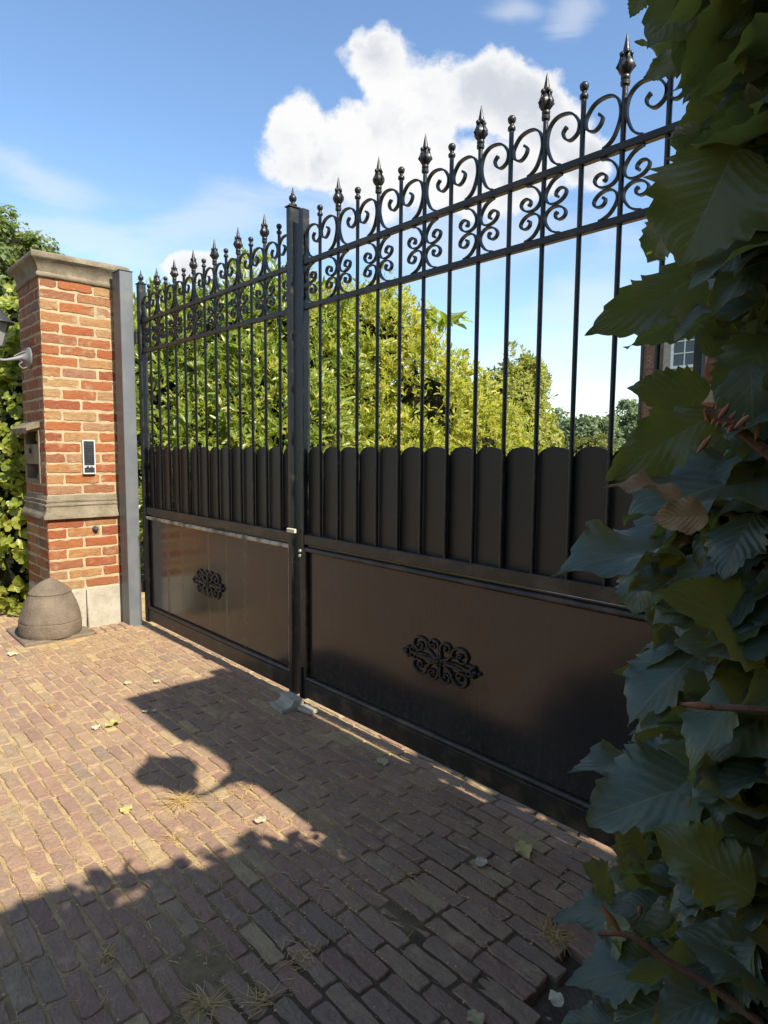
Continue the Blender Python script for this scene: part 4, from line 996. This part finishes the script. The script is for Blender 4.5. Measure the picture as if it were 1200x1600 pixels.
for (p, q, D) in (((968, 1455), (938, 1412), .388), ((1110, 1104), (1066, 1100), .368), ((1190, 1395), (1160, 1435), .41), ((1000, 1415), (1000, 1430), .5)):
    A = at(p[0], p[1], D); B = at(q[0], q[1], D); b = MB(); b.tube([A, A + (B - A) * .35, A + (B - A) * .75, B], [.0009, .0021, .0015, .0003], 8, up=(1, 0, 0)); b.build('bud', M['bud'], hedge, smooth=True)
b = MB()                                       # main stems rising from the soil
for k in range(7):
    x_, y_ = -.36 + k * .14, -.42 + rh.normal(0, .06) - .08 * k
    b.tube(catmull([(x_, y_, -.05), (x_ + rh.normal(0, .05), y_ - .08, .5), (x_ + .03, y_ - .2, 1.0), (x_ + .05, y_ - .25, 1.25 + .06 * k)], 5), [.017 - .0009 * i for i in range(16)], 8, up=(1, 0, 0))
b.build('stem', M['bark'], hedge, smooth=True)
rebase(hedge, (-.3, -.7, 0))

# the hedge goes on behind the photographer and shades the paving
h2 = empty('clipped_hedge'); tag(h2, 'tall leafy hedge running out to the road behind the photographer', 'hedge')
Lh = []
for k in range(13): yk_ = -1.45 - k * .34; Lh.append(((.62 + rs.normal(0, .03), yk_, .6), (.42, .45, .75))); Lh.append(((.60 + rs.normal(0, .03), yk_ + .1, 1.63 + rs.uniform(-.015, .015)), (.40, .45, .58)))
Lh.append(((.55, -.98, 1.53), (.38, .42, .60))); Lh.append(((.55, -.95, .6), (.4, .45, .7)))
whorl_bush('', Lh, 110, .075, M['ivy'], rs, 6, h2, w=.7, outz=.1, spread=(.6, 1.5)); core(Lh, .93, h2); rebase(h2, (.6, -3.2, 0))
hg = empty('shade_hedge'); tag(hg, 'unseen leafy hedge added behind the near brick pillar to shade the ground under the gate', 'hedge')  # added out of view to cut the sunlit strip under the near leaf
Lg = [((.26 + .3 * k, .50 + .2 * k, .7), (.40, .46, .8)) for k in range(3)] + [((.26 + .3 * k, .50 + .2 * k, 1.72), (.42, .48, .58)) for k in range(3)]
whorl_bush('', Lg, 110, .075, M['ivy'], rs, 6, hg, w=.7, outz=.1, spread=(.6, 1.5)); core(Lg, .95, hg); rebase(hg, (.5, .7, 0))
# trees across the road, seen only in reflections
for k in range(7):
    tr = empty('roadside_tree'); x_ = -26 + k * 6.2; y_ = -17 + rs.normal(0, .8); hgt = rs.uniform(5, 7)
    tag(tr, 'green roadside tree across the road from the gate', 'tree', 'trees across the road')
    Lt = [((x_ + rs.normal(0, 1.2), y_ + rs.normal(0, 1), hgt * rs.uniform(.45, .9)), (1.8, 1.8, 1.6)) for q in range(6)]
    crown(Lt, 130, 30, .42, .6, M['tree_leaf'], rs, tr); trunk((x_, y_, -.06), (x_, y_, hgt * .8), .2, tr, [l[0] for l in Lt[:4]], rs); rebase(tr, (x_, y_, -.06))

# ------------------------------------------------------------------ litter on the paving
rl = np.random.RandomState(5)
FALL = [((818, 1331), .078, .4, 'largest yellow green fallen leaf on shaded paving near the beech hedge'), ((751, 1346), .055, .95, 'pale fallen leaf left of the largest yellow green leaf'), ((597, 1192), .06, .95, 'pale fallen leaf on the shaded paving below the middle of the near panel'),
        ((408, 1281), .05, .95, 'whitish fallen leaf at the dappled edge of the hedge shadow'), ((174, 1133), .085, .3, 'bright yellow fallen leaf on the sunlit paving'), ((150, 1137), .055, .95, 'cream fallen leaf touching the bright yellow one'),
        ((197, 1265), .062, .3, 'yellow fallen leaf left of the big sunlit grass tuft'), ((227, 1111), .035, .95, 'small pale fallen leaf at the corner of the pillar shadow'), ((241, 1110), .03, .9, 'tiny pale fallen leaf just inside the pillar shadow'),
        ((200, 1067), .05, .7, 'pale fallen leaf on sunlit paving above the pillar shadow'), ((868, 1562), .05, .95, 'pale fallen leaf half under the hedge at the paving edge'), ((742, 1590), .05, .6, 'fallen leaf at the bottom edge of the photo'),
        ((20, 1022), .07, .9, 'pale fallen leaf in front of the guard stone slab'), ((246, 1065), .045, .7, 'pale fallen leaf nearest the far gate leaf')]
for (q, L, tint, lab) in FALL:
    g = gnd(q[0], q[1], .006); tv, tf, tuv = beech(26, 5, rl, corr=.006, wave=.07, fold=.12, bend=.12, wid=rl.uniform(.7, .95), ser=.05)
    a_ = rl.uniform(-.5, .5) + (2.4 if rl.uniform() < .5 else -.7); tl = rl.normal(0, .12)
    Rm = np.array(Matrix.Rotation(a_, 3, 'Z') @ Matrix.Rotation(tl, 3, 'X')); W = ((tv - np.array([.5, 0, 0])) * L) @ Rm.T; W[:, 2] -= W[:, 2].min() - .002
    lc = np.empty((len(W), 3)); lc[:, :2] = tuv; lc[:, 2] = tint
    o = obj('fallen_leaf', W, tf, M['fallen'], None, {'lc': lc}, smooth=True); o.location = (g[0], g[1], .002); tag(o, lab, 'leaf', 'fallen leaves on the paving')
def blades(n, c, spread, L, rs_, up=.6, curve=.5, w=.0016, seg=4):
    V = []; F = []; T = []
    for k in range(n):
        a_ = rs_.uniform(0, 6.28); e = rs_.uniform(.1, up); l = L * rs_.uniform(.45, 1.1); p = np.array([c[0] + rs_.normal(0, spread), c[1] + rs_.normal(0, spread), .0]); d = np.array([math.cos(a_) * math.cos(e), math.sin(a_) * math.cos(e), math.sin(e)])
        side = np.array([-d[1], d[0], .0]); side /= np.linalg.norm(side) + 1e-9; b0 = len(V); tn = rs_.uniform(); bend = rs_.normal(0, curve)
        for i in range(seg + 1):
            t = i / seg; q = p + d * l * t + side * bend * l * t * t * .5 + np.array([0, 0, -l * .35 * t * t]); q[2] = max(q[2], .003); ww = w * (1 - .8 * t)
            V += [q - side * ww, q + side * ww]; T += [(t, -1, tn), (t, 1, tn)]
        for i in range(seg): F.append([b0 + 2 * i, b0 + 2 * i + 1, b0 + 2 * i + 3, b0 + 2 * i + 2])
    return np.array(V), np.array(F), np.array(T)
TUFT = [((284, 1252), 60, .014, .13, 'large straw dry grass tuft on sunlit paving'), ((375, 1240), 34, .035, .07, 'flat dry grass patch by the hedge shadow, right of the large tuft'), ((76, 1105), 26, .012, .07, 'small dry grass tuft on the far sunlit paving'),
        ((322, 1572), 46, .010, .085, 'grey dry grass tuft in shade at the bottom of the photo'), ((408, 1562), 30, .014, .07, 'sparse dry grass tuft right of the bottom shaded tuft'), ((866, 1462), 90, .012, .07, 'dense dead grass tuft on the paving edge under the hedge'),
        ((168, 1492), 34, .010, .04, 'short dry tuft in a paving joint at the lower left shade'), ((640, 1368), 14, .012, .06, 'wispy dead stems in the middle of the shaded paving'), ((345, 1098), 16, .03, .12, 'long dry stems curled inside the pillar shadow'),
        ((275, 1310), 24, .012, .05, 'short yellow tuft below the large sunlit one'), ((470, 1500), 30, .03, .05, 'scattered dry stems at the lower middle shade')]
for (q, n_, sp, L, lab) in TUFT:
    g = gnd(*q); V, F, T = blades(n_, (0, 0), sp, L, rl); o = obj('dry_grass_tuft', V, F, M['straw'], None, {'lc': T}); o.location = (g[0], g[1], 0); tag(o, lab, 'grass tuft', 'dry grass tufts in the paving joints')
# crumbs and straw lying in the joints
VV = []; FF = []; TT = []; nb = 0
for k in range(9000):
    if k < 4600: x_, y_ = rl.uniform(-5.6, -.9), .02 - abs(rl.normal(0, .9))
    elif k < 5800: x_, y_ = rl.uniform(-3.2, -1.2), rl.uniform(-1.75, -.5)
    else: x_, y_ = rl.normal(-4.35, .35), rl.normal(-.55, .3)
    if y_ < -3: continue
    if rl.uniform() < (.88 if k < 5800 else .3):
        rr_ = round((y_ + .030) / py_); y_ = -.030 + rr_ * py_ + rl.normal(0, .004)
    if y_ > .02: continue
    L = rl.uniform(.002, .007) if rl.uniform() < .55 else rl.uniform(.012, .05); w = rl.uniform(.0004, .0014) if L > .012 else L * rl.uniform(.25, .8)
    a_ = rl.uniform(0, PI) if rl.uniform() < .6 else rl.normal(0, .3); dx_, dy_ = math.cos(a_) * L / 2, math.sin(a_) * L / 2; nx_, ny_ = -math.sin(a_) * w / 2, math.cos(a_) * w / 2; z_ = rl.uniform(.0, .004)
    z2 = z_ + rl.uniform(0, .3) * L * .4
    VV += [(x_ - dx_ - nx_, y_ - dy_ - ny_, z_), (x_ + dx_ - nx_, y_ + dy_ - ny_, z2), (x_ + dx_ + nx_, y_ + dy_ + ny_, z2 + w * .3), (x_ - dx_ + nx_, y_ - dy_ + ny_, z_ + w * .3)]
    FF.append([nb, nb + 1, nb + 2, nb + 3]); tn = rl.uniform(); TT += [(0, -1, tn), (1, -1, tn), (1, 1, tn), (0, 1, tn)]; nb += 4
tag(obj('straw_litter', np.array(VV), np.array(FF), M['straw'], None, {'lc': np.array(TT)}), 'straw and crumbs scattered along the paving joints', 'litter', kind='stuff')

# ------------------------------------------------------------------ sun, sky, clouds
EL, AZ = 43.3, 0.3
sun = bpy.data.lights.new('sun', 'SUN'); sun.energy = 4.6; sun.angle = rad(.53); sun.color = (1.0, .92, .78)
so = bpy.data.objects.new('sun', sun); C.objects.link(so)
sd = Vector((math.cos(rad(EL)) * math.cos(rad(AZ)), math.cos(rad(EL)) * math.sin(rad(AZ)), math.sin(rad(EL))))
so.rotation_euler = sd.to_track_quat('Z', 'Y').to_euler(); so.location = (6, 0, 8)

w = bpy.data.worlds.new('World'); bpy.context.scene.world = w; w.use_nodes = True
t = NT(w.node_tree); w.node_tree.nodes.clear()
sky = t.node('ShaderNodeTexSky', sky_type='NISHITA'); sky.sun_disc = False; sky.sun_elevation = rad(EL); sky.sun_rotation = rad(90 - AZ); sky.altitude = 20; sky.air_density = 1.0; sky.dust_density = 0.25; sky.ozone_density = 1.3
bg = t.node('ShaderNodeBackground'); bg.inputs[1].default_value = 0.114
hsv = t.node('ShaderNodeHueSaturation'); hsv.inputs['Saturation'].default_value = 1.08; t.l.new(sky.outputs[0], hsv.inputs['Color']); t.l.new(hsv.outputs[0], bg.inputs[0])
D = t.node('ShaderNodeTexCoord').outputs['Generated']
# clouds: a patch of sky round a fixed compass direction
f0 = Vector((-.74, .67, .05)).normalized(); r0 = Vector((f0.y, -f0.x, 0)).normalized(); u0 = r0.cross(f0)
df = t.math('MAXIMUM', t.vmath('DOT_PRODUCT', D, tuple(f0)), .05)
ca = t.math('DIVIDE', t.vmath('DOT_PRODUCT', D, tuple(r0)), df); cbb = t.math('DIVIDE', t.vmath('DOT_PRODUCT', D, tuple(u0)), df)
cmb = t.node('ShaderNodeCombineXYZ'); t.l.new(ca, cmb.inputs[0]); t.l.new(cbb, cmb.inputs[1]); cv = cmb.outputs[0]
wn = t.node('ShaderNodeTexNoise'); t.l.new(cv, wn.inputs[0]); wn.inputs['Scale'].default_value = 5.0; wn.inputs['Detail'].default_value = 4
wv = t.vmath('SCALE', t.vmath('SUBTRACT', wn.outputs['Color'], (.5, .5, .5))); wv.node.inputs['Scale'].default_value = .09
cw = t.vmath('ADD', cv, wv); cs = t.sep(cw)
def skyab(u_, v_):
    d = Vector(ray(u_, v_)); return d.dot(r0) / d.dot(f0), d.dot(u0) / d.dot(f0)
def blob(u_, v_, ru, rv, ang=0, src=cs):
    a_, b_ = skyab(u_, v_); x = t.math('SUBTRACT', src[0], a_); y = t.math('SUBTRACT', src[1], b_); c, s = math.cos(rad(ang)), math.sin(rad(ang))
    X = t.math('ADD', t.math('MULTIPLY', x, c), t.math('MULTIPLY', y, s)); Y = t.math('SUBTRACT', t.math('MULTIPLY', y, c), t.math('MULTIPLY', x, s))
    q = t.math('ADD', t.math('POWER', t.math('ABSOLUTE', t.math('DIVIDE', X, ru / 1000)), 2.0), t.math('POWER', t.math('ABSOLUTE', t.math('DIVIDE', Y, rv / 1000)), 2.0))
    return t.math('SUBTRACT', 1.0, t.math('SQRT', q))
def union(L):
    m = L[0]
    for k in L[1:]: m = t.math('SMOOTH_MAX', m, k, .25)
    return m
cum = union([blob(*q) for q in ((592, 114, 58, 62), (655, 165, 98, 84), (735, 145, 85, 75), (815, 165, 85, 65), (868, 200, 66, 66), (905, 250, 60, 50), (560, 225, 85, 60), (462, 205, 42, 55), (500, 262, 85, 42), (640, 262, 190, 75), (740, 275, 170, 60), (300, 420, 45, 22))])
def fbm(vec, sc, det=12): return t.noise(vec, sc, det, .60, .2)
def puffs(vec, sc):
    n = t.node('ShaderNodeTexVoronoi', feature='F1', voronoi_dimensions='2D'); t.l.new(vec, n.inputs['Vector']); n.inputs['Scale'].default_value = sc
    n.inputs['Detail'].default_value = 3; n.inputs['Roughness'].default_value = .6; n.normalize = True
    return n.outputs['Distance']
wn3 = t.node('ShaderNodeTexNoise'); t.l.new(cv, wn3.inputs[0]); wn3.inputs['Scale'].default_value = 14.0; wn3.inputs['Detail'].default_value = 8; wn3.inputs['Roughness'].default_value = .62
pv_ = t.vmath('SCALE', t.vmath('SUBTRACT', wn3.outputs['Color'], (.5, .5, .5))); pv_.node.inputs['Scale'].default_value = .13
pw = t.vmath('ADD', cv, pv_)
n0 = fbm(cv, 7.0)
p0 = puffs(pw, 9.0); p1 = puffs(t.vmath('ADD', pw, (.022, .030, 0)), 9.0)
dens = t.math('ADD', cum, t.math('ADD', t.math('MULTIPLY', t.math('SUBTRACT', .36, p0), 1.0), t.math('MULTIPLY', t.math('SUBTRACT', n0, .5), 1.9)))
alpha = t.step(dens, .02, .40)
wn2 = t.noise(t.mapping(cv, (1.0, 3.2, 1), (0, 0, rad(-24))), 4.0, 9, .62, .6)
wis = union([blob(*q) for q in ((40, 265, 190, 45, -33), (140, 385, 190, 45, -4), (340, 345, 210, 55, 18), (900, 545, 260, 75, 10), (640, 360, 420, 90, 0), (905, 5, 55, 35, 25), (800, 5, 60, 20, 0), (350, 430, 160, 60, 0), (920, 480, 120, 60, 20))])
wa = t.math('MULTIPLY', t.step(t.math('ADD', wis, t.math('MULTIPLY', t.math('SUBTRACT', wn2, .5), 2.0)), -.1, .85), .38)
soft = fbm(t.mapping(cv, (1, 1.7, 1)), 2.4, 2)
lit = t.step(t.math('ADD', t.math('MULTIPLY', t.math('SUBTRACT', p1, p0), .6), t.math('MULTIPLY', t.math('SUBTRACT', soft, .50), 2.0)), -.26, .16)
thick = t.step(dens, .22, .8)
shade = t.math('MULTIPLY', t.math('SUBTRACT', 1.0, lit), thick)
ccol = t.mix(shade, (1.0, 1.0, 1.0), (.66, .70, .77))
alpha_all = t.math('MAXIMUM', alpha, wa, clamp=True)
front = t.step(t.vmath('DOT_PRODUCT', D, tuple(f0)), .1, .3)
fill_clouds = t.step(t.math('ADD', t.noise(D, 3.2, 8, .6), 0.0), .44, .66)  # unseen clouds added outside the view to make the ambient light more neutral
alpha_all = t.math('ADD', t.math('MULTIPLY', alpha_all, front), t.math('MULTIPLY', t.math('MULTIPLY', fill_clouds, .8), t.math('SUBTRACT', 1.0, front)), clamp=True)
bg2 = t.node('ShaderNodeBackground'); bg2.inputs[1].default_value = .46; t.l.new(ccol, bg2.inputs[0])
mx = t.node('ShaderNodeMixShader'); t.l.new(alpha_all, mx.inputs[0]); t.l.new(bg.outputs[0], mx.inputs[1]); t.l.new(bg2.outputs[0], mx.inputs[2])
wo = t.node('ShaderNodeOutputWorld'); t.l.new(mx.outputs[0], wo.inputs[0])

# ------------------------------------------------------------------ camera and view
cd = bpy.data.cameras.new('camera'); co = bpy.data.objects.new('camera', cd); C.objects.link(co)
cd.sensor_fit = 'VERTICAL'; cd.sensor_height = 36.0; cd.sensor_width = 27.0; cd.lens = FPX / 1600 * 36; cd.clip_start = .02; cd.clip_end = 2000
m3 = Matrix(((RV[0], UV[0], -FV[0]), (RV[1], UV[1], -FV[1]), (RV[2], UV[2], -FV[2])))
co.matrix_world = Matrix.Translation(CAM) @ m3.to_4x4()
sc = bpy.context.scene; sc.camera = co
sc.view_settings.view_transform = 'Standard'; sc.view_settings.look = 'None'; sc.view_settings.gamma = 1; sc.view_settings.exposure = 1.1
sc.render.engine = 'CYCLES'; sc.cycles.max_bounces = 8; sc.cycles.use_denoising = True
